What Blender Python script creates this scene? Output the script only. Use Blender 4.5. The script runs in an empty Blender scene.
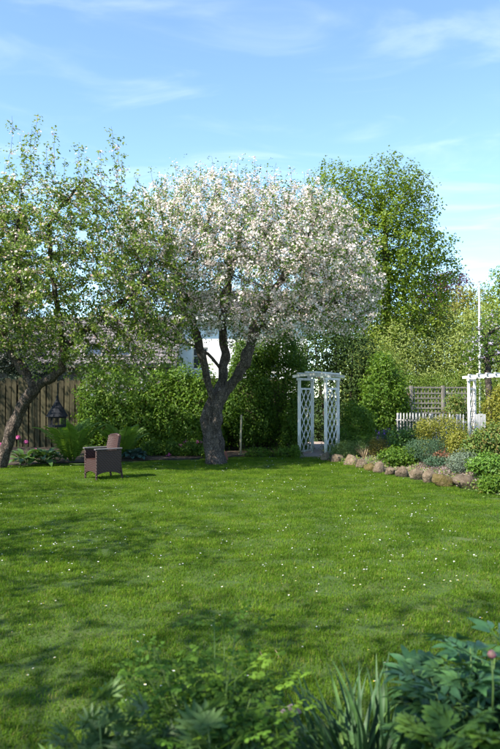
import bpy, math, random
import numpy as np
from mathutils import Vector, Matrix, noise

PI = math.pi
random.seed(11)
rng = np.random.default_rng(11)

# ------------------------------------------------------------------ scene, camera, sky, sun
S = bpy.context.scene
COL = S.collection
FPX = 728.0            # focal length in photograph pixels (500 x 749)
HC = 1.6               # eye height
PITCH = math.atan(20.5 / FPX)

cam_d = bpy.data.cameras.new("camera")
cam_d.sensor_fit = 'VERTICAL'
cam_d.sensor_height = 36.0
cam_d.sensor_width = 24.0
cam_d.lens = FPX / 749.0 * 36.0
cam_d.clip_start = 0.05
cam_d.clip_end = 900
cam_d.dof.use_dof = True
cam_d.dof.focus_distance = 15.5
cam_d.dof.aperture_fstop = 3.5
cam = bpy.data.objects.new("camera", cam_d)
COL.objects.link(cam)
cam.location = (0, 0, HC)
cam.rotation_euler = (PI / 2 + PITCH, 0, 0)
S.camera = cam

SUN_EL = math.radians(46)
SUN_AZ = math.atan2(-0.80, -0.60)          # clockwise from +Y: left, a little behind the camera
TOSUN = Vector((math.sin(SUN_AZ) * math.cos(SUN_EL), math.cos(SUN_AZ) * math.cos(SUN_EL), math.sin(SUN_EL)))
sun_d = bpy.data.lights.new("sun", 'SUN')
sun_d.energy = 4.7
sun_d.angle = math.radians(0.53)
sun_d.color = (1.0, 0.93, 0.82)
sun = bpy.data.objects.new("sun", sun_d)
COL.objects.link(sun)
sun.rotation_euler = (-TOSUN).to_track_quat('-Z', 'Y').to_euler()
sun.location = (-20, -10, 30)

W = bpy.data.worlds.new("World")
S.world = W
W.use_nodes = True
wn, wl = W.node_tree.nodes, W.node_tree.links
wn.clear()
w_out = wn.new('ShaderNodeOutputWorld')
w_bg = wn.new('ShaderNodeBackground')
w_bg.inputs['Strength'].default_value = 0.126
sky = wn.new('ShaderNodeTexSky')
sky.sky_type = 'NISHITA'
sky.sun_disc = False
sky.sun_elevation = SUN_EL
sky.sun_rotation = SUN_AZ
sky.air_density = 0.8
sky.dust_density = 0.0
sky.ozone_density = 1.2
# thin high cirrus over the whole dome, laid on a plane far above
tc = wn.new('ShaderNodeTexCoord')
sep = wn.new('ShaderNodeSeparateXYZ')
wl.new(tc.outputs['Generated'], sep.inputs[0])
zm = wn.new('ShaderNodeMath'); zm.operation = 'MAXIMUM'; zm.inputs[1].default_value = 0.03
wl.new(sep.outputs['Z'], zm.inputs[0])
dx = wn.new('ShaderNodeMath'); dx.operation = 'DIVIDE'
dy = wn.new('ShaderNodeMath'); dy.operation = 'DIVIDE'
wl.new(sep.outputs['X'], dx.inputs[0]); wl.new(zm.outputs[0], dx.inputs[1])
wl.new(sep.outputs['Y'], dy.inputs[0]); wl.new(zm.outputs[0], dy.inputs[1])
cmb = wn.new('ShaderNodeCombineXYZ')
wl.new(dx.outputs[0], cmb.inputs[0]); wl.new(dy.outputs[0], cmb.inputs[1])
mp = wn.new('ShaderNodeMapping')
mp.inputs['Rotation'].default_value = (0, 0, math.radians(18))
mp.inputs['Scale'].default_value = (0.75, 1.15, 1)
mp.inputs['Location'].default_value = (3.1, 7.4, 0)
wl.new(cmb.outputs[0], mp.inputs['Vector'])
cn = wn.new('ShaderNodeTexNoise')
cn.inputs['Scale'].default_value = 1.9
cn.inputs['Detail'].default_value = 7
cn.inputs['Roughness'].default_value = 0.52
cn.inputs['Distortion'].default_value = 0.9
wl.new(mp.outputs[0], cn.inputs['Vector'])
cr = wn.new('ShaderNodeValToRGB')
cr.color_ramp.interpolation = 'EASE'
cr.color_ramp.elements[0].position = 0.46; cr.color_ramp.elements[0].color = (0, 0, 0, 1)
cr.color_ramp.elements[1].position = 0.80; cr.color_ramp.elements[1].color = (0.19, 0.19, 0.19, 1)
wl.new(cn.outputs['Fac'], cr.inputs[0])
cm = wn.new('ShaderNodeMix'); cm.data_type = 'RGBA'
cm.inputs[7].default_value = (5.6, 5.9, 6.3, 1)
wl.new(cr.outputs['Color'], cm.inputs[0])
wt = wn.new('ShaderNodeMix'); wt.data_type = 'RGBA'; wt.blend_type = 'MULTIPLY'; wt.inputs[0].default_value = 1
wt.inputs[7].default_value = (0.95, 1.04, 1.02, 1)      # white balance
wl.new(sky.outputs[0], wt.inputs[6])
wl.new(wt.outputs[2], cm.inputs[6])
wl.new(cm.outputs[2], w_bg.inputs['Color'])
wl.new(w_bg.outputs[0], w_out.inputs[0])

S.view_settings.view_transform = 'Standard'
S.view_settings.look = 'None'
S.view_settings.gamma = 1
S.view_settings.use_curve_mapping = False
S.view_settings.exposure = 1.5
S.render.engine = 'CYCLES'
S.cycles.use_denoising = True
S.cycles.max_bounces = 8
S.cycles.transparent_max_bounces = 8
S.cycles.transmission_bounces = 4
S.cycles.diffuse_bounces = 4
S.cycles.caustics_reflective = False
S.cycles.caustics_refractive = False

# ------------------------------------------------------------------ pixel helpers
def ray(px, py):
    v = Vector(((px - 250) / FPX, 1.0, (374.5 - py) / FPX))
    c, s = math.cos(PITCH), math.sin(PITCH)
    return Vector((v.x, v.y * c - v.z * s, v.y * s + v.z * c))

def P(px, py, d):
    """point seen at that pixel whose distance along +Y is d"""
    r = ray(px, py)
    t = d / r.y
    return Vector((r.x * t, d, HC + r.z * t))

def G(px, py, z=0.0):
    r = ray(px, py)
    t = (z - HC) / r.z
    return Vector((r.x * t, r.y * t, z))

# ------------------------------------------------------------------ objects
def tag(o, label=None, cat=None, group=None, kind=None):
    if label: o["label"] = label
    if cat: o["category"] = cat
    if group: o["group"] = group
    if kind: o["kind"] = kind
    return o

def empty(name, loc=(0, 0, 0), rz=0.0, label=None, cat=None, group=None):
    o = bpy.data.objects.new(name, None)
    o.empty_display_size = 0.2
    COL.objects.link(o)
    o.location = loc
    o.rotation_euler = (0, 0, rz)
    return tag(o, label, cat, group)

def mesh_np(name, V, F, mat=None, rnd=None, smooth=False):
    V = np.asarray(V, dtype=np.float32).reshape(-1, 3)
    F = np.asarray(F, dtype=np.int32)
    n, k = F.shape
    me = bpy.data.meshes.new(name)
    me.vertices.add(len(V)); me.vertices.foreach_set('co', V.ravel())
    me.loops.add(n * k); me.loops.foreach_set('vertex_index', F.ravel())
    me.polygons.add(n)
    me.polygons.foreach_set('loop_start', np.arange(0, n * k, k, dtype=np.int32))
    me.polygons.foreach_set('loop_total', np.full(n, k, dtype=np.int32))
    if smooth:
        me.polygons.foreach_set('use_smooth', np.ones(n, dtype=bool))
    me.update(calc_edges=True)
    if rnd is not None:
        a = me.attributes.new('rnd', 'FLOAT', 'FACE')
        a.data.foreach_set('value', np.asarray(rnd, dtype=np.float32))
    if mat: me.materials.append(mat)
    return me

def mesh_py(name, V, F, mat=None, smooth=False):
    me = bpy.data.meshes.new(name)
    me.from_pydata([tuple(v) for v in V], [], F)
    if smooth:
        for p in me.polygons: p.use_smooth = True
    me.update()
    if mat: me.materials.append(mat)
    return me

def add(name, me, parent=None, loc=(0, 0, 0), rot=(0, 0, 0), scale=None, kind=None):
    o = bpy.data.objects.new(name, me)
    COL.objects.link(o)
    if parent: o.parent = parent
    o.location = loc
    o.rotation_euler = rot
    if scale is not None:
        o.scale = (scale,) * 3 if isinstance(scale, (int, float)) else scale
    if kind: o["kind"] = kind
    return o

class MB:
    """small mesh collector"""
    def __init__(s): s.v = []; s.f = []
    def put(s, V, F, M=None):
        b = len(s.v)
        for v in V:
            v = Vector(v)
            s.v.append(M @ v if M else v)
        for f in F: s.f.append(tuple(i + b for i in f))
        return s
    def box(s, c, d, M=None, bev=0.0):
        x, y, z = d[0] / 2, d[1] / 2, d[2] / 2
        if bev <= 0:
            V = [Vector(c) + Vector((sx * x, sy * y, sz * z)) for sz in (-1, 1) for sy in (-1, 1) for sx in (-1, 1)]
            F = [(0, 2, 3, 1), (4, 5, 7, 6), (0, 1, 5, 4), (2, 6, 7, 3), (0, 4, 6, 2), (1, 3, 7, 5)]
            return s.put(V, F, M)
        # chamfered along the longest axis only: an octagonal bar
        ax = max(range(3), key=lambda i: d[i])
        u, w = [i for i in range(3) if i != ax]
        hu, hw, ha = d[u] / 2, d[w] / 2, d[ax] / 2
        b = min(bev, hu * .8, hw * .8)
        prof = [(-hu + b, -hw), (hu - b, -hw), (hu, -hw + b), (hu, hw - b), (hu - b, hw), (-hu + b, hw), (-hu, hw - b), (-hu, -hw + b)]
        V = []
        for e in (-ha, ha):
            for pu, pw in prof:
                q = [0, 0, 0]; q[ax] = e; q[u] = pu; q[w] = pw
                V.append(Vector(c) + Vector(q))
        F = [tuple(range(7, -1, -1)), tuple(range(8, 16))]
        for i in range(8):
            j = (i + 1) % 8
            F.append((i, j, 8 + j, 8 + i))
        return s.put(V, F, M)
    def bar(s, a, b, w, t, up=(0, 0, 1), bev=0.0):
        a, b = Vector(a), Vector(b)
        d = b - a; L = d.length; d.normalize()
        u = Vector(up); x = d.cross(u)
        if x.length < 1e-4: x = d.cross(Vector((1, 0, 0)))
        x.normalize(); z = x.cross(d)
        M = Matrix(((x.x, d.x, z.x, (a.x + b.x) / 2), (x.y, d.y, z.y, (a.y + b.y) / 2), (x.z, d.z, z.z, (a.z + b.z) / 2), (0, 0, 0, 1)))
        return s.box((0, 0, 0), (w, L, t), M, bev)
    def tube(s, pts, rad, n=8, cap=True):
        V, F = tube_vf(pts, rad, n, cap)
        return s.put(V, F)
    def mesh(s, name, mat=None, smooth=False):
        return mesh_py(name, s.v, s.f, mat, smooth)
    def obj(s, name, mat, parent=None, smooth=False, **k):
        return add(name, s.mesh(name, mat, smooth), parent, **k)

def tube_vf(pts, rad, n=8, cap=True):
    pts = [Vector(p) for p in pts]
    if isinstance(rad, (int, float)): rad = [rad] * len(pts)
    V, F = [], []
    prev = None
    for i, p in enumerate(pts):
        t = (pts[min(i + 1, len(pts) - 1)] - pts[max(i - 1, 0)])
        if t.length < 1e-9: t = Vector((0, 0, 1))
        t.normalize()
        if prev is None:
            x = t.cross(Vector((0.3, 0.9, 0.1)))
            if x.length < 1e-3: x = t.cross(Vector((1, 0, 0)))
        else:
            x = prev - t * prev.dot(t)
        x.normalize(); prev = x
        y = t.cross(x)
        for k in range(n):
            a = 2 * PI * k / n
            V.append(p + (x * math.cos(a) + y * math.sin(a)) * rad[i])
    for i in range(len(pts) - 1):
        for k in range(n):
            j = (k + 1) % n
            F.append((i * n + k, i * n + j, (i + 1) * n + j, (i + 1) * n + k))
    if cap:
        F.append(tuple(range(n - 1, -1, -1)))
        F.append(tuple(range((len(pts) - 1) * n, len(pts) * n)))
    return V, F

# ------------------------------------------------------------------ materials
MATS = {}
def newmat(name):
    m = bpy.data.materials.new(name)
    m.use_nodes = True
    nt = m.node_tree
    nt.nodes.clear()
    o = nt.nodes.new('ShaderNodeOutputMaterial')
    MATS[name] = m
    return m, nt.nodes, nt.links, o

def nz(nodes, links, scale, detail=4, rough=.6, coords='Object', stretch=None):
    t = nodes.new('ShaderNodeTexCoord')
    n = nodes.new('ShaderNodeTexNoise')
    n.inputs['Scale'].default_value = scale
    n.inputs['Detail'].default_value = detail
    n.inputs['Roughness'].default_value = rough
    if coords == 'World':
        g = nodes.new('ShaderNodeNewGeometry'); src = g.outputs['Position']
    else:
        src = t.outputs[coords]
    if stretch:
        mp = nodes.new('ShaderNodeMapping'); mp.inputs['Scale'].default_value = stretch
        links.new(src, mp.inputs[0]); src = mp.outputs[0]
    links.new(src, n.inputs['Vector'])
    return n

def ramp(nodes, links, fac, stops):
    r = nodes.new('ShaderNodeValToRGB')
    e = r.color_ramp.elements
    while len(e) < len(stops): e.new(0.5)
    for i, (p, c) in enumerate(stops):
        e[i].position = p; e[i].color = (*c, 1)
    links.new(fac, r.inputs[0])
    return r

def leafmat(name, stops, trans=0.35, rough=0.5, spec=0.25, tcol=(1.25, 1.2, 0.55), patch=None, vary=0.0):
    m, N, L, o = newmat(name)
    at = N.new('ShaderNodeAttribute'); at.attribute_name = 'rnd'
    n = len(stops)
    r = ramp(N, L, at.outputs['Fac'], [(i / max(1, n - 1), c) for i, c in enumerate(stops)])
    col = r.outputs[0]
    if patch:
        pn = nz(N, L, patch[0], 3, .6, 'World')
        pr = ramp(N, L, pn.outputs['Fac'], [(.3, patch[1]), (.7, patch[2])])
        mx = N.new('ShaderNodeMix'); mx.data_type = 'RGBA'; mx.blend_type = 'MULTIPLY'
        mx.inputs[0].default_value = 1
        L.new(col, mx.inputs[6]); L.new(pr.outputs[0], mx.inputs[7])
        col = mx.outputs[2]
    if vary > 0:                       # each leaf object a little lighter, darker or yellower, with blemishes
        oi = N.new('ShaderNodeObjectInfo')
        vr = ramp(N, L, oi.outputs['Random'], [(0, (1 - vary,) * 3), (.5, (1, 1, 1)), (.85, (1 + vary, 1 + vary * .9, 1)), (1, (1 + vary * 2.2, 1 + vary * 1.1, .9))])
        bn = nz(N, L, 38, 4, .7, 'Object')
        br = ramp(N, L, bn.outputs['Fac'], [(.32, (.72, .66, .6)), (.42, (1, 1, 1)), (.62, (1, 1, 1)), (.75, (1.18, 1.12, 1.0))])
        for q in (vr, br):
            mx = N.new('ShaderNodeMix'); mx.data_type = 'RGBA'; mx.blend_type = 'MULTIPLY'; mx.inputs[0].default_value = 1
            L.new(col, mx.inputs[6]); L.new(q.outputs[0], mx.inputs[7]); col = mx.outputs[2]
    b = N.new('ShaderNodeBsdfPrincipled')
    b.inputs['Roughness'].default_value = rough
    b.inputs['Specular IOR Level'].default_value = spec
    L.new(col, b.inputs['Base Color'])
    if trans > 0:
        t = N.new('ShaderNodeBsdfTranslucent')
        mm = N.new('ShaderNodeMix'); mm.data_type = 'RGBA'; mm.blend_type = 'MULTIPLY'; mm.inputs[0].default_value = 1
        mm.inputs[7].default_value = (*tcol, 1)
        L.new(col, mm.inputs[6]); L.new(mm.outputs[2], t.inputs[0])
        mix = N.new('ShaderNodeMixShader'); mix.inputs[0].default_value = trans
        L.new(b.outputs[0], mix.inputs[1]); L.new(t.outputs[0], mix.inputs[2])
        L.new(mix.outputs[0], o.inputs[0])
    else:
        L.new(b.outputs[0], o.inputs[0])
    return m

def surf(name, stops, scale=6, detail=6, rough=.8, spec=.3, bump=.3, bscale=None, stretch=None, coords='Object', bdist=.01, per_obj=0.0):
    m, N, L, o = newmat(name)
    n = nz(N, L, scale, detail, .65, coords, stretch)
    k = len(stops)
    r = ramp(N, L, n.outputs['Fac'], [(.25 + .5 * i / max(1, k - 1), c) for i, c in enumerate(stops)])
    col = r.outputs[0]
    if per_obj > 0:
        oi = N.new('ShaderNodeObjectInfo')
        mr = N.new('ShaderNodeMapRange'); mr.inputs[3].default_value = 1 - per_obj; mr.inputs[4].default_value = 1 + per_obj
        L.new(oi.outputs['Random'], mr.inputs[0])
        mx = N.new('ShaderNodeMix'); mx.data_type = 'RGBA'; mx.blend_type = 'MULTIPLY'; mx.inputs[0].default_value = 1
        L.new(col, mx.inputs[6]); L.new(mr.outputs[0], mx.inputs[7]); col = mx.outputs[2]
    b = N.new('ShaderNodeBsdfPrincipled')
    b.inputs['Roughness'].default_value = rough
    b.inputs['Specular IOR Level'].default_value = spec
    L.new(col, b.inputs['Base Color'])
    if bump > 0:
        n2 = nz(N, L, bscale or scale * 2, 6, .7, coords, stretch)
        bp = N.new('ShaderNodeBump'); bp.inputs['Strength'].default_value = bump; bp.inputs['Distance'].default_value = bdist
        L.new(n2.outputs['Fac'], bp.inputs['Height']); L.new(bp.outputs[0], b.inputs['Normal'])
    L.new(b.outputs[0], o.inputs[0])
    return m

# bark with lichen
def barkmat(name, dark, light, lichen, lich_amt=.62):
    m, N, L, o = newmat(name)
    n = nz(N, L, 9, 8, .7, 'Object', (1, 1, .35))
    r = ramp(N, L, n.outputs['Fac'], [(.3, dark), (.5, tuple((a + b) / 2 for a, b in zip(dark, light))), (.72, light)])
    ln = nz(N, L, 5, 6, .75)
    lr = ramp(N, L, ln.outputs['Fac'], [(lich_amt, (0, 0, 0)), (lich_amt + .06, (1, 1, 1))])
    mx = N.new('ShaderNodeMix'); mx.data_type = 'RGBA'
    L.new(lr.outputs[0], mx.inputs[0]); L.new(r.outputs[0], mx.inputs[6]); mx.inputs[7].default_value = (*lichen, 1)
    b = N.new('ShaderNodeBsdfPrincipled'); b.inputs['Roughness'].default_value = .9; b.inputs['Specular IOR Level'].default_value = .15
    # plates of bark parted by dark cracks
    tcd = N.new('ShaderNodeTexCoord'); mpv = N.new('ShaderNodeMapping'); mpv.inputs['Scale'].default_value = (1, 1, .42)
    wob = nz(N, L, 7, 4, .6); addv = N.new('ShaderNodeMix'); addv.data_type = 'RGBA'; addv.blend_type = 'LINEAR_LIGHT'; addv.inputs[0].default_value = .10
    L.new(tcd.outputs['Object'], mpv.inputs[0]); L.new(mpv.outputs[0], addv.inputs[6]); L.new(wob.outputs['Color'], addv.inputs[7])
    vo = N.new('ShaderNodeTexVoronoi'); vo.feature = 'DISTANCE_TO_EDGE'; vo.inputs['Scale'].default_value = 17
    L.new(addv.outputs[2], vo.inputs['Vector'])
    ck = ramp(N, L, vo.outputs['Distance'], [(.0, (.28, .26, .25)), (.09, (.85, .85, .85)), (.25, (1.15, 1.13, 1.1))])
    mc = N.new('ShaderNodeMix'); mc.data_type = 'RGBA'; mc.blend_type = 'MULTIPLY'; mc.inputs[0].default_value = 1
    L.new(mx.outputs[2], mc.inputs[6]); L.new(ck.outputs[0], mc.inputs[7])
    L.new(mc.outputs[2], b.inputs['Base Color'])
    v = nz(N, L, 16, 9, .8, 'Object', (1, 1, .3))
    bp = N.new('ShaderNodeBump'); bp.inputs['Strength'].default_value = .9; bp.inputs['Distance'].default_value = .06
    hs = N.new('ShaderNodeMath'); hs.operation = 'MULTIPLY_ADD'; hs.inputs[1].default_value = 1.6
    L.new(vo.outputs['Distance'], hs.inputs[0]); L.new(v.outputs['Fac'], hs.inputs[2])
    L.new(hs.outputs[0], bp.inputs['Height']); L.new(bp.outputs[0], b.inputs['Normal'])
    L.new(b.outputs[0], o.inputs[0])
    return m

M_bark = barkmat('apple_bark', (.042, .033, .027), (.23, .19, .16), (.32, .28, .24), .60)
M_bark_lichen = barkmat('lichen_bark', (.036, .028, .021), (.20, .16, .13), (.32, .2, .045), .66)
M_bark_grey = barkmat('grey_bark', (.05, .042, .034), (.14, .12, .10), (.12, .14, .08), .64)
M_stem = surf('stem_wood', [(.05, .04, .025), (.09, .07, .045)], 12, rough=.9, bump=.3)
M_greenstem = surf('green_stem', [(.06, .11, .025), (.09, .15, .035)], 12, rough=.6, bump=.1)
M_soil = surf('soil', [(.025, .018, .012), (.055, .04, .028), (.09, .065, .045)], 7, rough=.95, bump=1.0, bscale=28, bdist=.03, coords='World')
M_turf = surf('turf_ground', [(.025, .05, .008), (.045, .08, .012), (.07, .085, .025)], 2.3, rough=.95, bump=.6, bscale=45, bdist=.02, coords='World')
M_ground = surf('rough_ground', [(.03, .05, .015), (.045, .07, .02), (.07, .07, .03)], .6, rough=.95, bump=.5, bscale=12, coords='World')
M_white = surf('weathered_white_paint', [(.30, .30, .25), (.60, .58, .55), (.76, .74, .70)], 7, rough=.65, bump=.25, bscale=30, stretch=(1, 1, .4), bdist=.004)
def algae(mat, top=.75):
    """green-grey staining that creeps up old paint from the ground"""
    N, L = mat.node_tree.nodes, mat.node_tree.links
    b = [q for q in N if q.type == 'BSDF_PRINCIPLED'][0]
    src = b.inputs['Base Color'].links[0].from_socket
    gq = N.new('ShaderNodeNewGeometry'); sp_ = N.new('ShaderNodeSeparateXYZ'); L.new(gq.outputs['Position'], sp_.inputs[0])
    mr = N.new('ShaderNodeMapRange'); mr.inputs[1].default_value = top; mr.inputs[2].default_value = .05; mr.inputs[3].default_value = -.12; mr.inputs[4].default_value = .38
    L.new(sp_.outputs['Z'], mr.inputs[0])
    nn_ = nz(N, L, 6, 6, .7, 'World'); ad = N.new('ShaderNodeMath'); ad.operation = 'ADD'
    L.new(mr.outputs[0], ad.inputs[0]); L.new(nn_.outputs['Fac'], ad.inputs[1])
    r_ = ramp(N, L, ad.outputs[0], [(.52, (0, 0, 0)), (.85, (.8, .8, .8))])
    mx = N.new('ShaderNodeMix'); mx.data_type = 'RGBA'; mx.inputs[7].default_value = (.17, .17, .10, 1)
    L.new(r_.outputs[0], mx.inputs[0]); L.new(src, mx.inputs[6]); L.new(mx.outputs[2], b.inputs['Base Color'])
algae(M_white)
M_plank = surf('weathered_plank', [(.022, .022, .010), (.046, .041, .020), (.082, .068, .038)], 5, rough=.9, bump=.5, bscale=18, stretch=(3, 3, .25), per_obj=.3)
M_greywood = surf('grey_wood', [(.13, .115, .095), (.22, .20, .17), (.3, .27, .24)], 6, rough=.85, bump=.4, bscale=20, stretch=(1, 1, .3), per_obj=.2)
M_stake = surf('pale_stake', [(.3, .25, .15), (.45, .38, .25)], 6, rough=.85, bump=.3)
M_stone = surf('field_stone', [(.035, .028, .018), (.14, .105, .07), (.21, .165, .115), (.34, .28, .21)], 9, rough=.9, spec=.15, bump=1.0, bscale=20, bdist=.06, per_obj=.3)
M_mossy = surf('mossy_stone', [(.045, .05, .012), (.11, .085, .03), (.17, .13, .08)], 9, rough=.9, spec=.15, bump=1.0, bscale=22, bdist=.05)
M_pebble = surf('pebble', [(.10, .075, .065), (.21, .16, .15), (.38, .32, .31)], 14, rough=.8, bump=.2, coords='World')
M_black = surf('dark_slate', [(.008, .009, .012), (.018, .02, .026)], 18, rough=.8, spec=.15, bump=.3)
M_metal = surf('wire_metal', [(.06, .06, .06), (.1, .1, .1)], 10, rough=.4, bump=0)
M_armtop = surf('grey_armrest', [(.085, .075, .08), (.13, .12, .125)], 9, rough=.55, bump=.15)
M_render = surf('white_render', [(.68, .68, .66), (.8, .8, .78)], 3, rough=.9, bump=.15, bscale=40)
M_tile = surf('roof_tile', [(.085, .075, .072), (.14, .125, .12), (.2, .18, .175)], 3, rough=.8, bump=.3, coords='World')
M_glass = surf('window_glass', [(.02, .025, .03), (.035, .04, .05)], 2, rough=.06, spec=.6, bump=0)
M_skyglass = surf('skylight_glass', [(.03, .04, .06), (.04, .05, .07)], 2, rough=.03, spec=1.0, bump=0)
M_pole = surf('flagpole_white', [(.7, .7, .7), (.8, .8, .8)], 5, rough=.4, bump=0)
M_brick = surf('old_brick', [(.16, .06, .045), (.25, .10, .075)], 12, rough=.9, bump=.4)
M_feed = surf('bird_feed', [(.22, .15, .03), (.3, .22, .05)], 20, rough=.8, bump=.3)

def wicker():
    m, N, L, o = newmat('brown_wicker')
    t = N.new('ShaderNodeTexCoord')
    wv = N.new('ShaderNodeTexWave'); wv.wave_type = 'BANDS'; wv.bands_direction = 'Z'
    wv.inputs['Scale'].default_value = 14; wv.inputs['Distortion'].default_value = .5
    w2 = N.new('ShaderNodeTexWave'); w2.wave_type = 'BANDS'; w2.bands_direction = 'DIAGONAL'
    w2.inputs['Scale'].default_value = 10
    L.new(t.outputs['Object'], wv.inputs[0]); L.new(t.outputs['Object'], w2.inputs[0])
    mu = N.new('ShaderNodeMath'); mu.operation = 'MULTIPLY'
    L.new(wv.outputs['Fac'], mu.inputs[0]); L.new(w2.outputs['Fac'], mu.inputs[1])
    r = ramp(N, L, mu.outputs[0], [(.0, (.022, .009, .007)), (.5, (.062, .027, .021)), (1, (.105, .048, .038))])
    b = N.new('ShaderNodeBsdfPrincipled'); b.inputs['Roughness'].default_value = .42; b.inputs['Specular IOR Level'].default_value = .4
    L.new(r.outputs[0], b.inputs['Base Color'])
    bp = N.new('ShaderNodeBump'); bp.inputs['Strength'].default_value = .8; bp.inputs['Distance'].default_value = .008
    L.new(mu.outputs[0], bp.inputs['Height']); L.new(bp.outputs[0], b.inputs['Normal'])
    L.new(b.outputs[0], o.inputs[0])
    return m
M_wicker = wicker()

ML = {
 'apple':   leafmat('apple_leaf', [(.085, .145, .022), (.15, .225, .042), (.23, .30, .075)], .45),
 'apple_b': leafmat('blossom_tree_leaf', [(.055, .11, .015), (.10, .18, .028), (.16, .24, .045)], .42),
 'bud':     leafmat('pink_bud', [(.62, .40, .34), (.76, .62, .53), (.82, .76, .68)], .32, .6, .15, (1, .95, .9)),
 'petal':   leafmat('apple_petal', [(.76, .58, .54), (.85, .76, .71), (.88, .85, .81)], .34, .6, .15, (1, .97, .95)),
 'maple':   leafmat('bright_tree_leaf', [(.085, .145, .012), (.14, .215, .018), (.205, .27, .03)], .45),
 'spruce':  leafmat('spruce_needle', [(.018, .032, .018), (.03, .05, .026), (.045, .065, .03)], .05),
 'dark':    leafmat('dark_evergreen_leaf', [(.02, .042, .010), (.035, .065, .015), (.055, .09, .02)], .2, .6, .12),
 'hedge':   leafmat('hedge_leaf', [(.05, .11, .012), (.09, .175, .018), (.15, .24, .028)], .48, .5, .25),
 'shrub':   leafmat('shrub_leaf', [(.04, .095, .012), (.07, .145, .016), (.125, .205, .026)], .48),
 'pale':    leafmat('pale_willow_leaf', [(.15, .21, .04), (.25, .31, .075), (.34, .39, .13)], .45),
 'conifer': leafmat('conifer_hedge_leaf', [(.06, .11, .012), (.10, .165, .018), (.15, .21, .028)], .25),
 'yellow':  leafmat('yellow_green_leaf', [(.15, .16, .03), (.22, .22, .04), (.28, .27, .06)], .35),
 'purple':  leafmat('purple_leaf', [(.05, .018, .03), (.10, .035, .06), (.16, .06, .09)], .3, tcol=(1.2, .7, .9)),
 'lilacf':  leafmat('lilac_flower', [(.38, .32, .50), (.50, .44, .60), (.60, .55, .68)], .2, tcol=(1, 1, 1)),
 'gold':    leafmat('golden_shrub_leaf', [(.12, .14, .018), (.18, .19, .025), (.24, .23, .035)], .3),
 'rose':    leafmat('rose_leaf', [(.05, .10, .02), (.085, .15, .03), (.13, .20, .04), (.16, .20, .045), (.21, .15, .045)], .35),
 'silver':  leafmat('silver_leaf', [(.09, .13, .09), (.14, .19, .13), (.20, .25, .18)], .2),
 'teal':    leafmat('teal_leaf', [(.04, .085, .05), (.06, .12, .065), (.09, .15, .08)], .25),
 'lime':    leafmat('feathery_lime_leaf', [(.10, .16, .04), (.15, .22, .06), (.20, .27, .09)], .3),
 'bronze':  leafmat('bronze_box_leaf', [(.09, .07, .015), (.14, .12, .02), (.17, .16, .03)], .25),
 'straw':   leafmat('straw', [(.30, .22, .12), (.42, .32, .19)], .2, tcol=(1, 1, .8)),
 'purplef': leafmat('purple_flower', [(.14, .05, .28), (.22, .09, .40), (.30, .15, .5)], .2, tcol=(1, .9, 1)),
 'pinkf':   leafmat('pink_flower', [(.42, .05, .20), (.55, .10, .30), (.65, .20, .42)], .2, tcol=(1, .9, .95)),
 'redleaf': leafmat('red_young_leaf', [(.16, .055, .035), (.22, .10, .05)], .3, tcol=(1.2, .9, .7)),
 'fern':    leafmat('fern_frond', [(.08, .15, .022), (.12, .21, .03), (.16, .26, .04)], .45),
 'hosta':   leafmat('hosta_leaf', [(.05, .10, .025), (.075, .14, .035)], .25, .4, .4),
 'bluehosta': leafmat('blue_hosta_leaf', [(.035, .085, .075), (.05, .11, .095)], .2, .5, .3),
 'peony':   leafmat('peony_leaf', [(.035, .10, .04), (.055, .14, .055), (.085, .18, .06)], .25, .45, .3, vary=.3),
 'lobed':   leafmat('lobed_leaf', [(.05, .12, .02), (.08, .165, .03), (.11, .20, .035)], .35, .5, .3, vary=.3),
 'iris':    leafmat('strap_leaf', [(.035, .085, .03), (.055, .12, .045), (.08, .155, .055)], .25, .5, .25, vary=.35),
 'meadow':  leafmat('fine_columbine_leaf', [(.05, .12, .018), (.08, .17, .025), (.12, .22, .03)], .45, .55, .15, vary=.3),
 'lupin':   leafmat('spiky_leaf', [(.05, .10, .03), (.075, .14, .04), (.10, .17, .05)], .3, .5, .3, vary=.3),
 'grass':   leafmat('grass_blade', [(.045, .11, .006), (.078, .17, .010), (.115, .215, .016), (.19, .20, .055)], .42, .6, .1,
                    patch=(1.7, (.52, .58, .5), (1.4, 1.22, 1.2))),
 'daisy':   leafmat('daisy_petal', [(.74, .72, .68), (.82, .82, .80)], .2, tcol=(1, 1, 1)),
 'yolk':    leafmat('daisy_eye', [(.6, .42, .03), (.65, .48, .05)], 0),
}
# ------------------------------------------------------------------ scattering small faces
LEAF_V = np.array([(0, 0, 0), (-.27, .42, .07), (.27, .42, .07), (0, 1, -.10)], dtype=np.float32)
LEAF_F = np.array([(0, 2, 3), (0, 3, 1)], dtype=np.int32)
_t = [(0, 0, 0)]
for _k in range(5):
    _a = 2 * PI * _k / 5
    _t += [(.5 * math.cos(_a - .5), .5 * math.sin(_a - .5), .18), (.5 * math.cos(_a + .5), .5 * math.sin(_a + .5), .18)]
PETAL_V = np.array(_t, dtype=np.float32)
PETAL_F = np.array([(0, 1 + 2 * k, 2 + 2 * k) for k in range(5)], dtype=np.int32)

def unit(v):
    return v / np.maximum(np.linalg.norm(v, axis=-1, keepdims=True), 1e-9)

def frames(d, n):
    """rotation matrices with Y along d and Z near n"""
    d = unit(d)
    x = unit(np.cross(d, n))
    z = np.cross(x, d)
    return np.stack([x, d, z], axis=-1)

def scatter(tv, tf, pos, rot, sc):
    sc = np.asarray(sc, dtype=np.float32)
    if sc.ndim == 1: sc = np.repeat(sc[:, None], 3, 1)
    V = np.einsum('nij,nkj->nki', rot, tv[None] * sc[:, None, :]) + pos[:, None, :]
    N, k = len(pos), len(tv)
    F = tf[None] + (np.arange(N) * k)[:, None, None]
    return V.reshape(-1, 3), F.reshape(-1, tf.shape[1]), len(tf)

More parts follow.
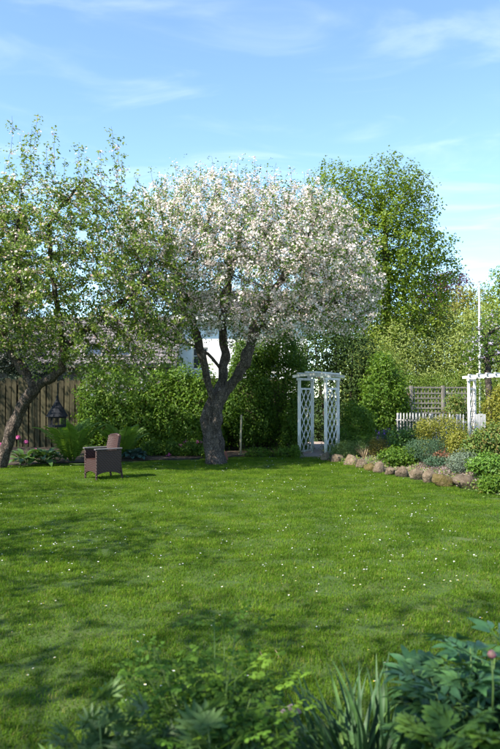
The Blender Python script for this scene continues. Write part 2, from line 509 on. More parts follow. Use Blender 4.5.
def leaf_mesh(name, mat, pos, normal, size, tv=LEAF_V, tf=LEAF_F, spread=.7, var=.3, droop=-.1, flower=False, seed=1, bias=None):
    r = np.random.default_rng(seed)
    N = len(pos)
    rv = unit(r.normal(size=(N, 3)))
    nrm = unit(normal + rv * spread)
    d = r.normal(size=(N, 3)) + np.array([0, 0, droop])
    d = d - nrm * np.sum(d * nrm, axis=1, keepdims=True)
    R = frames(d, nrm)
    s = size * (1 + var * r.uniform(-1, 1, N))
    V, F, per = scatter(tv, tf, np.asarray(pos), R, s)
    rn = r.uniform(0, 1, N) if bias is None else np.clip(bias + r.normal(0, .22, N), 0, 1)
    return mesh_np(name, V, F, mat, np.repeat(rn, per))

# ------------------------------------------------------------------ trees grown into a crown volume
def in_ellipsoids(els, n, seed, shell=0.0):
    r = np.random.default_rng(seed)
    vols = np.array([e[1][0] * e[1][1] * e[1][2] for e in els]) ** .8
    cnt = np.maximum(1, (n * vols / vols.sum()).astype(int))
    out = []
    for (c, rad), k in zip(els, cnt):
        u = unit(r.normal(size=(k, 3)))
        q = r.uniform(0, 1, k) ** (1 / 3)
        q = shell + (1 - shell) * q
        out.append(np.array(c) + u * q[:, None] * np.array(rad))
    return np.concatenate(out)

def colonize(paths, A, D=.22, dk=.36, maxit=160, jit=.25, up=.05, seed=3):
    r = np.random.default_rng(seed)
    pos, par = [], []
    def addp(p, q):
        pos.append(np.array(p, dtype=float)); par.append(q); return len(pos) - 1
    for pth in paths:
        pth = [np.array(p, dtype=float) for p in pth]
        if not pos:
            cur = addp(pth[0], -1)
        else:
            a = np.array(pos); cur = int(np.argmin(((a - pth[0]) ** 2).sum(1)))
        for b in pth[1:]:
            a0 = pos[cur]; L = np.linalg.norm(b - a0); n = max(1, int(L / D))
            for i in range(1, n + 1):
                p = a0 + (b - a0) * i / n
                p = p + (r.normal(size=3) * .012 if i < n else 0)
                cur = addp(p, cur)
    nseed = len(pos)
    pa = np.array(pos)
    d2 = np.full(len(A), 1e9); idx = np.zeros(len(A), int)
    def upd(start):
        P_ = np.array(pos[start:])
        if len(P_) == 0: return
        for s0 in range(0, len(P_), 400):
            B = P_[s0:s0 + 400]
            dd = ((A[:, None, :] - B[None]) ** 2).sum(2)
            j = dd.argmin(1); m = dd[np.arange(len(A)), j]
            w = m < d2
            d2[w] = m[w]; idx[w] = start + s0 + j[w]
    upd(0)
    alive = np.ones(len(A), bool); kids = {}
    for it in range(maxit):
        alive &= d2 > dk * dk
        if not alive.any(): break
        ids = idx[alive]; vec = unit(A[alive] - np.array(pos)[ids])
        u, inv = np.unique(ids, return_inverse=True)
        sm = np.zeros((len(u), 3)); np.add.at(sm, inv, vec)
        start = len(pos)
        for k, i in enumerate(u):
            i = int(i)
            c = kids.get(i, 0)
            if c >= 3:
                alive[idx == i] = False; continue
            kids[i] = c + 1
            d = sm[k] + r.normal(size=3) * jit + np.array([0, 0, up])
            d /= max(np.linalg.norm(d), 1e-6)
            addp(pos[i] + d * D, i)
        if len(pos) == start: break
        upd(start)
    return np.array(pos), np.array(par), nseed

def skeleton(pos, par, R, tip=.005):
    n = len(pos)
    ch = [[] for _ in range(n)]
    for i in range(n):
        if par[i] >= 0: ch[par[i]].append(i)
    tips = np.zeros(n)
    order = np.argsort(depths(par))[::-1]
    for i in order:
        if not ch[i]: tips[i] = 1
        if par[i] >= 0: tips[par[i]] += tips[i]
    root = int(np.where(par < 0)[0][0])
    p = math.log(R / tip) / math.log(max(tips[root], 2))
    rad = tip * tips ** p
    return ch, rad, root

def depths(par):
    n = len(par); d = np.zeros(n, int)
    for i in range(n):
        if par[i] >= 0: d[i] = d[par[i]] + 1     # parents always come before children
    return d

def wood_meshes(pos, ch, rad, root, base, flare=.5, thick=.05, gn=.16, nfreq=3.0):
    """one mesh of the stout wood, one of the finer branches"""
    big, fine = MB(), MB()
    stack = [(root, None)]
    while stack:
        s, pr = stack.pop()
        chain = [s] if pr is None else [pr, s]
        cur = s
        while ch[cur]:
            k = max(ch[cur], key=lambda j: rad[j])
            for j in ch[cur]:
                if j != k: stack.append((j, cur))
            chain.append(k); cur = k
        pts = [Vector(pos[i]) for i in chain]
        rr = [rad[i] for i in chain]
        if pr is not None: rr[0] = rr[1] * 1.05
        rr[-1] *= .6
        stout = [x > thick for x in rr]
        ns = sum(stout)
        def emit(mb, a, b, n, knobs):
            if b - a < 2: return
            q = pts[a:b]; qr = rr[a:b]
            if knobs and len(q) > 3:            # smooth and refine
                q2, r2 = [], []
                for i in range(len(q) - 1):
                    p0, p1, p2, p3 = q[max(i - 1, 0)], q[i], q[i + 1], q[min(i + 2, len(q) - 1)]
                    for t in (0, .33, .67):
                        q2.append(.5 * ((2 * p1) + (p2 - p0) * t + (2 * p0 - 5 * p1 + 4 * p2 - p3) * t * t + (3 * p1 - p0 - 3 * p2 + p3) * t ** 3))
                        r2.append(qr[i] * (1 - t) + qr[i + 1] * t)
                q2.append(q[-1]); r2.append(qr[-1]); q, qr = q2, r2
            if pr is None and a == 0 and flare > 0:
                qr = [x * (1 + flare * math.exp(-max(0, (p.z - pts[0].z)) / .22)) for x, p in zip(qr, q)]
            V, F = tube_vf(q, qr, n)
            if knobs:
                for vi in range(len(V)):
                    c = q[vi // n]; d = V[vi] - c
                    if d.length > .02:
                        w = noise.noise(V[vi] * nfreq) * gn * 1.6 + noise.noise(Vector((V[vi].x * 13, V[vi].y * 13, V[vi].z * 2.2))) * gn * 1.25
                        V[vi] = c + d * (1 + w)
            mb.put(V, F)
        if ns >= 2:
            emit(big, 0, ns, 26, True)
            emit(fine, max(ns - 1, 0), len(pts), 5, False)
        else:
            emit(fine, 0, len(pts), 5 if rr[0] > .015 else 3, False)
    for mb in (big, fine):
        mb.v = [v - base for v in mb.v]
    return big, fine

def make_tree(name, label, cat, base, paths, els, natt, leaves, R=.2, D=.22, dk=.36, bark=None, seed=3, group=None, up=.05,
              shell=.25, flare=.5, extra=None, shoots=None, thr=.016, thick=.05, tip=.005, jit=.25, gn=.16):
    """leaves: list of dicts(part, mat, size, per, sig, tv, tf, spread, upw, frac)"""
    base = Vector(base)
    A = in_ellipsoids(els, natt, seed, shell)
    pos, par, nseed = colonize(paths, A, D, dk, seed=seed, up=up, jit=jit)
    pos, par = list(pos), list(par)
    if shoots:
        r = np.random.default_rng(seed + 5)
        for tipp, n in shoots:
            tipp = np.array(tipp); a = np.array(pos)
            low = tipp.copy(); low[2] -= .9
            i = int(np.argmin(((a - low) ** 2).sum(1) + (a[:, 2] > tipp[2] - .3) * 9))
            s0 = pos[i].copy(); cur = i
            for k in range(1, n + 1):
                q = s0 + (tipp - s0) * k / n + r.normal(size=3) * .012
                pos.append(q); par.append(cur); cur = len(pos) - 1
    pos, par = np.array(pos), np.array(par)
    ch, rad, root = skeleton(pos, par, R, tip)
    e = empty(name, base, 0, label, cat, group)
    big, fine = wood_meshes(pos, ch, rad, root, base, flare, thick, gn)
    if extra:
        for pts, rr in extra:
            pts = [Vector(p) for p in pts]
            V, F = tube_vf(pts, rr, 14)
            V = [v + (noise.noise(v * 7) * .03) * Vector((1, 1, .3)) - base for v in V]
            big.put(V, F)
    add('trunk', big.mesh('trunk', bark, True), e)
    if fine.v: add('branches', fine.mesh('branches', bark, True), e, kind='stuff')
    tw = np.where(rad < thr)[0]
    tw = tw[tw >= 1]
    cen = pos[tw].mean(0)
    for li, lf in enumerate(leaves):
        r = np.random.default_rng(seed * 7 + li)
        sel = tw if lf.get('frac', 1) >= 1 else r.choice(tw, int(len(tw) * lf['frac']), replace=False)
        if 'where' in lf: sel = sel[lf['where'](pos[sel])]
        k = lf['per']
        # several tight rosettes along each twig segment
        ros = lf.get('ros', 2)
        p0 = np.repeat(pos[sel], ros, 0); p1 = np.repeat(pos[par[sel]], ros, 0)
        t = r.uniform(0, 1, (len(p0), 1))
        c = p0 + (p1 - p0) * t + r.normal(size=p0.shape) * lf.get('sig', .08)
        q = np.repeat(c, k, 0); q = q + r.normal(size=q.shape) * lf.get('tight', .03)
        nr = unit(q - cen) * .6 + np.array([0, 0, lf.get('upw', .5)])
        bias = None
        if lf.get('clump'):
            cb = r.uniform(.1, .9, len(p0)); bias = np.repeat(cb, k)
        me = leaf_mesh(lf['part'], lf['mat'], q - np.array(base), nr, lf['size'], lf.get('tv', LEAF_V), lf.get('tf', LEAF_F),
                       lf.get('spread', .8), .35, lf.get('droop', -.1), seed=seed + 90 + li, bias=bias)
        add(lf['part'], me, e, kind='stuff')
    return e

def copy_tree(o, parent=None):
    c = o.copy(); COL.objects.link(c); c.parent = parent
    for ch in o.children: copy_tree(ch, c)
    return c

# ------------------------------------------------------------------ shrubs, hedges
def lumps_surface(els, n, seed, depth=.35, rough=.18, freq=1.6, zmin=None):
    """points in the outer layer of a union of rough ellipsoids, with outward normals"""
    r = np.random.default_rng(seed)
    area = np.array([(e[1][0] * e[1][1] + e[1][0] * e[1][2] + e[1][1] * e[1][2]) for e in els])
    cnt = np.maximum(8, (n * area / area.sum()).astype(int))
    PP, NN = [], []
    for ei, ((c, rad), k) in enumerate(zip(els, cnt)):
        c = np.array(c, dtype=float); rad = np.array(rad, dtype=float)
        u = unit(r.normal(size=(k, 3)))
        lump = (np.sin(u[:, 0] * 5.1 * freq + ei) * np.sin(u[:, 1] * 4.3 * freq + 2 * ei) + np.sin(u[:, 2] * 6.2 * freq + u[:, 0] * 3 + ei)) * .5
        lump2 = np.sin(u[:, 0] * 13 * freq + 1.7 * ei) * np.sin(u[:, 1] * 12 * freq) * np.sin(u[:, 2] * 14 * freq + ei) 
        q = 1 + rough * (lump * .7 + lump2 * .8)
        q = q * (1 - depth * r.uniform(0, 1, k) ** 1.6)
        q = q * (1 + np.maximum(0, r.normal(size=k)) ** 2 * .045)
        p = c + u * rad * q[:, None]
        nn = unit(u / rad)
        ok = np.ones(k, bool)
        for ej, (c2, r2) in enumerate(els):
            if ej != ei:
                ok &= (((p - np.array(c2)) / np.array(r2)) ** 2).sum(1) > .55
        if zmin is not None: ok &= p[:, 2] > zmin
        PP.append(p[ok]); NN.append(nn[ok])
    return np.concatenate(PP), np.concatenate(NN)

def shrub(name, label, cat, base, els, n, mat, size, seed=1, stems=7, depth=.35, rough=.2, freq=1.6, tv=LEAF_V, tf=LEAF_F, spread=.9,
          group=None, flowers=None, upw=.3, stem_r=.014, per=1, tight=.04, stemmat=None, part='foliage', clump=True, droop=-.1):
    base = Vector(base); r = np.random.default_rng(seed)
    e = empty(name, base, 0, label, cat, group)
    p, nn = lumps_surface(els, n // per, seed, depth, rough, freq, zmin=base.z + .015)
    bias = r.uniform(.1, .9, len(p)) if clump else None
    if per > 1:
        p = np.repeat(p, per, 0) + r.normal(size=(len(p) * per, 3)) * tight
        nn = np.repeat(nn, per, 0)
        p[:, 2] = np.maximum(p[:, 2], base.z + .015)
        if bias is not None: bias = np.repeat(bias, per)
    add(part, leaf_mesh(part, mat, p - np.array(base), nn + np.array([0, 0, upw]), size, tv, tf, spread, seed=seed, bias=bias, droop=droop), e, kind='stuff')
    mb = MB()
    for i in range(stems):
        c, rad = els[i % len(els)]
        tip = Vector(c) + Vector((r.uniform(-.6, .6) * rad[0], r.uniform(-.6, .6) * rad[1], r.uniform(0, .6) * rad[2]))
        b0 = Vector((tip.x * .5 + base.x * .5 + r.uniform(-.1, .1) * rad[0], tip.y * .5 + base.y * .5, base.z - .02))
        mid = (b0 + tip) / 2 + Vector(r.normal(size=3) * .05)
        V, F = tube_vf([b0 - base, mid - base, tip - base], [stem_r, stem_r * .8, stem_r * .4], 5)
        mb.put(V, F)
    if stems: add('stems', mb.mesh('stems', stemmat or M_stem), e, kind='stuff')
    if flowers:
        for fi, (fn, fmat, cntf, fs, k) in enumerate(flowers):
            j = r.choice(len(p), min(cntf, len(p)), replace=False)
            q = np.repeat(p[j] + nn[j] * .03, k, 0) + r.normal(size=(len(j) * k, 3)) * fs * .6
            me = leaf_mesh(fn, fmat, q - np.array(base), np.repeat(nn[j], k, 0), fs, PETAL_V, PETAL_F, .5, seed=seed + 31 + fi)
            add(fn, me, e, kind='stuff')
    return e

# ------------------------------------------------------------------ single leaves
def blade_vf(L, Wd, nseg=6, fold=.25, droop=.3, peak=.4, tipw=0.0, wave=0.0):
    """a leaf blade along +Y, bending down towards the tip; three verts across"""
    V, F = [], []
    y = z = 0.0; ang = 0.0
    for i in range(nseg + 1):
        t = i / nseg
        w = Wd * .5 * (math.sin(PI * min(1, t ** (math.log(.5) / math.log(peak)))) ** .75 if 0 < t < 1 else 0)
        w = max(w, Wd * tipw, .0012)
        if i > 0:
            ang = -droop * t
            y += L / nseg * math.cos(ang); z += L / nseg * math.sin(ang)
        wz = fold * w + wave * w * math.sin(t * 14)
        V += [(-w, y, z + wz), (0, y, z), (w, y, z + fold * w - wave * w * math.sin(t * 14))]
    for i in range(nseg):
        a = i * 3; b = a + 3
        F += [(a, a + 1, b + 1, b), (a + 1, a + 2, b + 2, b + 1)]
    return V, F

def rotm(rx=0, ry=0, rz=0, loc=(0, 0, 0), s=1.0):
    return Matrix.Translation(loc) @ Matrix.Rotation(rz, 4, 'Z') @ Matrix.Rotation(rx, 4, 'X') @ Matrix.Rotation(ry, 4, 'Y') @ Matrix.Scale(s, 4)

def leafdata(name, mb, mat, val):
    me = mb.mesh(name, mat, True)
    a = me.attributes.new('rnd', 'FLOAT', 'FACE')
    a.data.foreach_set('value', np.clip(val + rng.normal(0, .08, len(me.polygons)), 0, 1).astype(np.float32))
    return me

def place(name, me, parent, loc, az, tilt, roll=0, s=1.0):
    o = bpy.data.objects.new(name, me)
    COL.objects.link(o); o.parent = parent
    o.location = loc; o.rotation_mode = 'ZXY' if False else 'XYZ'
    o.rotation_euler = (Matrix.Rotation(az, 3, 'Z') @ Matrix.Rotation(tilt, 3, 'X') @ Matrix.Rotation(roll, 3, 'Y')).to_euler()
    o.scale = (s, s, s)
    return o
# ------------------------------------------------------------------ ground, lawn, beds
def smooth01(t):
    t = min(1, max(0, t)); return t * t * (3 - 2 * t)

RE = [(9.0, 4.25), (11.3, 3.96), (12.1, 3.86), (12.8, 3.66), (13.9, 3.38), (14.75, 3.08), (15.5, 2.72), (17.1, 2.30), (18.0, 2.02), (19.0, 2.1), (24.0, 2.3)]
def edge_x(y):
    return float(np.interp(y, [a for a, b in RE], [b for a, b in RE]))
LE = [(-14, 15.6), (-5.7, 16.3), (-4.5, 17.0), (-2.9, 17.6), (-1.25, 18.25), (-.3, 18.9), (1.0, 19.3), (1.9, 19.3), (2.4, 19.2)]
def edge_y(x):
    return float(np.interp(x, [a for a, b in LE], [b for a, b in LE]))
FRONT = 3.05          # far edge of the border at the photographer's feet
def front_y(x):
    return FRONT + .12 * math.sin(x * 2.3) + .25 * max(0, x - .2)

def rbed_z(x, y):
    d = (x - edge_x(y))
    return .01 + .26 * smooth01(d / 1.5) * (1 - .7 * smooth01((y - 18.5) / 3)) + .015 * noise.noise(Vector((x * 2, y * 2, 0)))

def sheet(name, xs, ys, fz, mat, keep=None):
    V, F, ix = [], [], {}
    for j, y in enumerate(ys):
        for i, x in enumerate(xs):
            ix[i, j] = len(V); V.append((x, y, fz(x, y)))
    for j in range(len(ys) - 1):
        for i in range(len(xs) - 1):
            if keep is None or keep((xs[i] + xs[i + 1]) / 2, (ys[j] + ys[j + 1]) / 2):
                F.append((ix[i, j], ix[i + 1, j], ix[i + 1, j + 1], ix[i, j + 1]))
    return add(name, mesh_py(name, V, F, mat, True))

g = add('ground', mesh_py('ground', [(-350, -350, -.02), (350, -350, -.02), (350, 350, -.02), (-350, 350, -.02)], [(0, 1, 2, 3)], M_ground))
tag(g, 'rough grassy ground stretching under the whole garden', 'ground', kind='structure')

def lawn_z(x, y):
    return .012 * noise.noise(Vector((x * .5, y * .5, 3))) - .002
lw = sheet('lawn', list(np.linspace(-14, 9, 60)), list(np.linspace(-6, 21, 70)), lawn_z, M_turf)
tag(lw, 'wide mown lawn dotted with daisies between the flower beds', 'lawn', kind='structure')

# right hand raised bed: follows the stone edging
V, F = [], []
ys = list(np.linspace(8.8, 24, 60)); us = list(np.linspace(0, 1, 26))
for y in ys:
    x0 = edge_x(y)
    for u in us:
        x = x0 + u * u * 9
        V.append((x, y, rbed_z(x, y) + .012))
n = len(us)
for j in range(len(ys) - 1):
    for i in range(n - 1):
        F.append((j * n + i, j * n + i + 1, (j + 1) * n + i + 1, (j + 1) * n + i))
b = add('flower_bed', mesh_py('flower_bed', V, F, M_soil, True))
tag(b, 'raised soil bed behind the row of edging stones', 'flower bed', kind='structure')
# bed along the fence and hedge
V, F = [], []
xs = list(np.linspace(-14, 2.4, 60)); vs = list(np.linspace(0, 1, 10))
for x in xs:
    y0 = edge_y(x)
    for v in vs:
        y = y0 + v * (24 - y0)
        V.append((x, y, .014 + .05 * smooth01(v * 4) + .01 * noise.noise(Vector((x * 2, y * 2, 1)))))
n = len(vs)
for j in range(len(xs) - 1):
    for i in range(n - 1):
        F.append((j * n + i, (j + 1) * n + i, (j + 1) * n + i + 1, j * n + i + 1))
b = add('flower_bed', mesh_py('flower_bed', V, F, M_soil, True))
tag(b, 'dark soil border along the plank fence and hedge', 'flower bed', kind='structure')
# border at the photographer's feet
V, F = [], []
xs = list(np.linspace(-6, 6, 50))
for x in xs:
    for v in vs:
        y = -2 + v * (front_y(x) + 2)
        V.append((x, y, .016 + .03 * smooth01((1 - v) * 5)))
for j in range(len(xs) - 1):
    for i in range(n - 1):
        F.append((j * n + i, (j + 1) * n + i, (j + 1) * n + i + 1, j * n + i + 1))
b = add('flower_bed', mesh_py('flower_bed', V, F, M_soil, True))
tag(b, 'soil border planted with peony, strap leaves and columbine', 'flower bed', kind='structure')
# trodden path through the lattice arch
V, F = [], []
for i, (x, y, w) in enumerate([(1.45, 18.55, .3), (1.6, 18.8, .36), (1.75, 19.2, .36), (1.95, 20.2, .4), (2.1, 22.0, .45), (2.2, 24, .5)]):
    V += [(x - w, y, .075 if i > 1 else .0), (x + w, y, .07 if i > 1 else .0)]
    if i: F.append((2 * i - 2, 2 * i - 1, 2 * i + 1, 2 * i))
M_path = surf('path_grit', [(.16, .12, .10), (.26, .21, .18), (.34, .28, .25)], 20, rough=.95, bump=.6, bscale=60, coords='World')
tag(add('path', mesh_py('path', V, F, M_path)), 'narrow gritty path leading through the lattice arch', 'path', kind='structure')

# ------------------------------------------------------------------ grass: tiles of blades instanced over the lawn
def grass_tile(i, nb, size, hmean):
    r = np.random.default_rng(40 + i)
    pos = np.zeros((nb, 3)); pos[:, :2] = r.uniform(-size / 2, size / 2, (nb, 2)); pos[:, 2] = -.006
    az = r.uniform(0, 2 * PI, nb)
    lean = np.abs(r.normal(.75, .45, nb)).clip(0, 1.45)
    h = hmean * (1 + .4 * r.normal(size=nb)).clip(.35, 1.9)
    w = r.uniform(.0013, .0027, nb)
    dx_, dy_ = np.cos(az), np.sin(az)
    sx, sy = -dy_, dx_
    V = np.zeros((nb, 5, 3))
    for k, (t, ww) in enumerate([(0, 1), (0, -1), (.55, .85), (.55, -.85), (1, 0)]):
        out = h * np.sin(lean) * t ** 1.7 ; up_ = h * t * np.cos(lean * t)
        V[:, k, 0] = pos[:, 0] + dx_ * out + sx * w * ww
        V[:, k, 1] = pos[:, 1] + dy_ * out + sy * w * ww
        V[:, k, 2] = pos[:, 2] + up_
    F = np.array([(0, 1, 3), (0, 3, 2), (2, 3, 4)])[None] + (np.arange(nb) * 5)[:, None, None]
    rn = r.beta(2, 2.6, nb); rn[r.uniform(0, 1, nb) > .95] = .98
    me = mesh_np('grass_tile', V.reshape(-1, 3), F.reshape(-1, 3), ML['grass'], np.repeat(rn, 3))
    return bpy.data.objects.new('grass_tile', me)

TS = .6
tiles = [grass_tile(i, 2900, TS, .024 + .003 * (i % 3)) for i in range(5)]
pts = []
step = .46
y = FRONT - .2
while y < 19.6:
    x = -.36 * y - 3.2
    while x < .36 * y + 1.2:
        px_, py_ = x + random.uniform(-.12, .12), y + random.uniform(-.12, .12)
        if px_ < edge_x(py_) - .2 and py_ < edge_y(px_) - .24 and py_ > front_y(px_) + .28:
            pts.append((px_, py_, lawn_z(px_, py_)))
        x += step
    y += step
gm = bpy.data.meshes.new('grass')
gm.from_pydata(pts, [], [])
npt = len(pts)
a = gm.attributes.new('idx', 'INT', 'POINT'); a.data.foreach_set('value', rng.integers(0, 5, npt).astype(np.int32))
a = gm.attributes.new('turn', 'FLOAT_VECTOR', 'POINT')
tv_ = np.zeros((npt, 3), np.float32); tv_[:, 2] = rng.uniform(0, 6.28, npt); a.data.foreach_set('vector', tv_.ravel())
a = gm.attributes.new('tall', 'FLOAT_VECTOR', 'POINT')
sv = np.ones((npt, 3), np.float32)
sv[:, 2] = [1 + .6 * noise.noise(Vector((p[0] * 1.1, p[1] * 1.1, 9))) + .2 * random.uniform(-1, 1) for p in pts]
a.data.foreach_set('vector', sv.ravel())
ng = bpy.data.node_groups.new('grass_scatter', 'GeometryNodeTree')
ng.interface.new_socket('Geometry', in_out='INPUT', socket_type='NodeSocketGeometry')
ng.interface.new_socket('Geometry', in_out='OUTPUT', socket_type='NodeSocketGeometry')
gi = ng.nodes.new('NodeGroupInput'); go = ng.nodes.new('NodeGroupOutput')
iop = ng.nodes.new('GeometryNodeInstanceOnPoints')
g2i = ng.nodes.new('GeometryNodeGeometryToInstance')
for t in reversed(tiles):
    oi = ng.nodes.new('GeometryNodeObjectInfo'); oi.inputs['Object'].default_value = t
    oi.inputs['As Instance'].default_value = True
    ng.links.new(oi.outputs['Geometry'], g2i.inputs[0])
iop.inputs['Pick Instance'].default_value = True
def named(n_, ty):
    q = ng.nodes.new('GeometryNodeInputNamedAttribute'); q.data_type = ty; q.inputs['Name'].default_value = n_
    return q.outputs['Attribute']
ng.links.new(gi.outputs[0], iop.inputs['Points'])
ng.links.new(g2i.outputs[0], iop.inputs['Instance'])
ng.links.new(named('idx', 'INT'), iop.inputs['Instance Index'])
ng.links.new(named('turn', 'FLOAT_VECTOR'), iop.inputs['Rotation'])
ng.links.new(named('tall', 'FLOAT_VECTOR'), iop.inputs['Scale'])
ng.links.new(iop.outputs[0], go.inputs[0])
go_ = bpy.data.objects.new('grass', gm); COL.objects.link(go_)
gm.materials.append(ML['grass'])
md = go_.modifiers.new('scatter', 'NODES'); md.node_group = ng
tag(go_, 'short mown green grass blades covering the lawn', 'grass', kind='stuff')

# ------------------------------------------------------------------ plank fence behind the border
FY = 21.6
fence = empty('plank_fence', (-3.5, FY, 0), 0, 'tall weathered vertical plank fence behind ferns and hedge', 'fence')
plank_me = []
for k in range(4):
    hh = 2.02 + .03 * k
    mb = MB()
    wv = .07
    top = [(-wv, hh - .02), (-wv * .5, hh + .005 * k), (wv * .4, hh), (wv, hh - .03)]
    prof = [(-wv, 0.03)] + [(x, z) for x, z in top] + [(wv, 0.03)]
    V = [(x, -.011, z) for x, z in prof] + [(x, .011, z) for x, z in prof]
    n_ = len(prof)
    F = [tuple(range(n_)), tuple(range(2 * n_ - 1, n_ - 1, -1))] + [(i, i + n_, (i + 1) % n_ + n_, (i + 1) % n_) for i in range(n_)]
    mb.put(V, F)
    plank_me.append(mb.mesh('plank', M_plank))
x = -7.0
i = 0
while x < 4.55:
    o = add('plank', plank_me[i % 4], fence, (x, -.055 if i % 2 else .055, random.uniform(-.02, .02)), (0, random.uniform(-.008, .008), random.uniform(-.02, .02)))
    x += .086; i += 1
rail = MB().box((0, 0, 0), (11.7, .07, .09), bev=.006).mesh('rail', M_plank)
for z in (.45, 1.6): add('rail', rail, fence, (-1.2, 0, z))
post = MB().box((0, 0, 1.0), (.09, .08, 2.04), bev=.006).mesh('post', M_plank)
for x in np.arange(-6.9, 4.5, 2.1): add('post', post, fence, (float(x), .125, 0))

# ------------------------------------------------------------------ lattice arches
def lattice_arch(loc, rz, w, u, h, label, group):
    """w: opening width (local x), u: depth of a side panel (local y)"""
    e = empty('lattice_arch', loc, rz, label, 'garden arch', group)
    ps = .07
    pm = MB().box((0, 0, h / 2), (ps, ps, h), bev=.008).mesh('post', M_white)
    for x in (0, w):
        for y in (0, u): add('post', pm, e, (x, y, 0))
    # side panels: thin frame and crossed slats
    z0, z1 = .14, h - .22
    ra = MB().box((0, 0, 0), (.03, u - ps, .045), bev=.004).mesh('panel_rail', M_white)
    st = MB().box((0, 0, 0), (.028, .03, z1 - z0), bev=.004).mesh('panel_stile', M_white)
    Lh = (u - ps - .06)
    for x in (0, w):
        for z in (z0, z1): add('panel_rail', ra, e, (x, u / 2, z))
        for y in (ps / 2 + .016, u - ps / 2 - .016): add('panel_stile', st, e, (x, y, (z0 + z1) / 2))
        pitch = Lh * .40
        for sgn in (1, -1):
            z = z0 - Lh * 1.2
            while z < z1:
                a = [0.0, z]; b_ = [1.0, z + Lh * 1.25]
                t0 = max(0, (z0 - z) / (Lh * 1.25)); t1 = min(1, (z1 - z) / (Lh * 1.25))
                if t1 - t0 > .12:
                    ya, yb = (t0 - .5) * Lh * sgn, (t1 - .5) * Lh * sgn
                    mb = MB().bar((x + .007 * sgn, u / 2 + ya, z + t0 * Lh * 1.25), (x + .007 * sgn, u / 2 + yb, z + t1 * Lh * 1.25), .028, .011, (1, 0, 0))
                    mb.obj('lattice_slat', M_white, e)
                z += pitch * 1.25
    # side plates along the panels, two curved cross beams, rafters
    for x in (0, w):
        MB().box((x, u / 2, h + .03), (.06, u + .2, .06), bev=.006).obj('top_plate', M_white, e)
    for y in (-.05, u + .05):
        V, F = [], []
        n_ = 12
        for i in range(n_ + 1):
            t = i / n_; xx = -.16 + t * (w + .32); zz = h + .06 + .05 * math.sin(PI * t)
            V += [(xx, y - .018, zz), (xx, y + .018, zz), (xx, y + .018, zz + .07), (xx, y - .018, zz + .07)]
        for i in range(n_):
            a = i * 4
            for k in range(4): F.append((a + k, a + (k + 1) % 4, a + 4 + (k + 1) % 4, a + 4 + k))
        F += [(3, 2, 1, 0), (n_ * 4, n_ * 4 + 1, n_ * 4 + 2, n_ * 4 + 3)]
        add('cross_beam', mesh_py('cross_beam', V, F, M_white), e)
    nr = max(4, int(w / .2))
    for i in range(nr):
        t = (i + .5) / nr
        MB().box((-.08 + t * (w + .16), u / 2, h + .155 + .05 * math.sin(PI * t)), (.045, u + .34, .04), bev=.005).obj('rafter', M_white, e)
    return e

M_picket = surf('picket_paint', [(.27, .26, .24), (.42, .41, .39), (.52, .51, .49)], 8, rough=.8, bump=.3, stretch=(1, 1, .3), per_obj=.15)
YAW = math.radians(-30)
arch1 = lattice_arch((1.27, 18.75, 0.0), YAW, .74, .78, 1.98, 'white lattice garden arch at the end of the lawn, beside the dark hedge', 'white lattice arches')
A2 = P(469, 400, 20.5)
arch2 = lattice_arch((A2.x, 20.5, rbed_z(A2.x, 20.5)), YAW, 1.5, .72, 1.86, 'white lattice arch where the picket fence ends, behind the rose bush', 'white lattice arches')

# low gate standing open against the second arch
gp = P(477, 432, 20.35)
gate = empty('garden_gate', (gp.x, 20.35, rbed_z(gp.x, 20.35)), math.radians(10), 'low pale grey board gate standing open at the lattice arch', 'gate')
for i in range(4):
    MB().box((i * .078, 0, .5), (.072, .02, .84 + (.03 if i in (1, 2) else 0)), bev=.004).obj('board', M_picket, gate)
for z in (.22, .8): MB().box((.117, .024, z), (.3, .026, .06), bev=.004).obj('rail', M_picket, gate)
MB().box((-.055, .01, .46), (.03, .03, .94), bev=.004).obj('hinge_post', M_picket, gate)

# picket fence running back from that arch
pa, pb = Vector((A2.x - .09, 20.45, 0)), P(396, 420, 22.2)
pd = (pb - pa); pd.z = 0; plen = pd.length
pf = empty('picket_fence', (pa.x, pa.y, rbed_z(pa.x, pa.y)), math.atan2(pd.y, pd.x), 'low grey-white picket fence in front of the trellis screen', 'fence')
V = [(-.019, 0, 0), (.019, 0, 0), (.019, 0, .88), (0, 0, .93), (-.019, 0, .88)]
V = [(a_, -.009, c_) for a_, b_, c_ in V] + [(a_, .009, c_) for a_, b_, c_ in V]
F = [(0, 1, 2, 3, 4), (9, 8, 7, 6, 5)] + [(i, i + 5, (i + 1) % 5 + 5, (i + 1) % 5) for i in range(5)]
pk = mesh_py('picket', V, F, M_picket)
k = .06
while k < plen:
    add('picket', pk, pf, (k, .035, random.uniform(-.015, .015)), (0, random.uniform(-.015, .015), 0)); k += .112
for z in (.22, .7): MB().box((plen / 2, 0, z), (plen, .03, .05)).obj('rail', M_picket, pf)
for k in (.3, plen * .5, plen - .05): MB().box((k, -.05, .45), (.07, .06, .92)).obj('post', M_picket, pf)

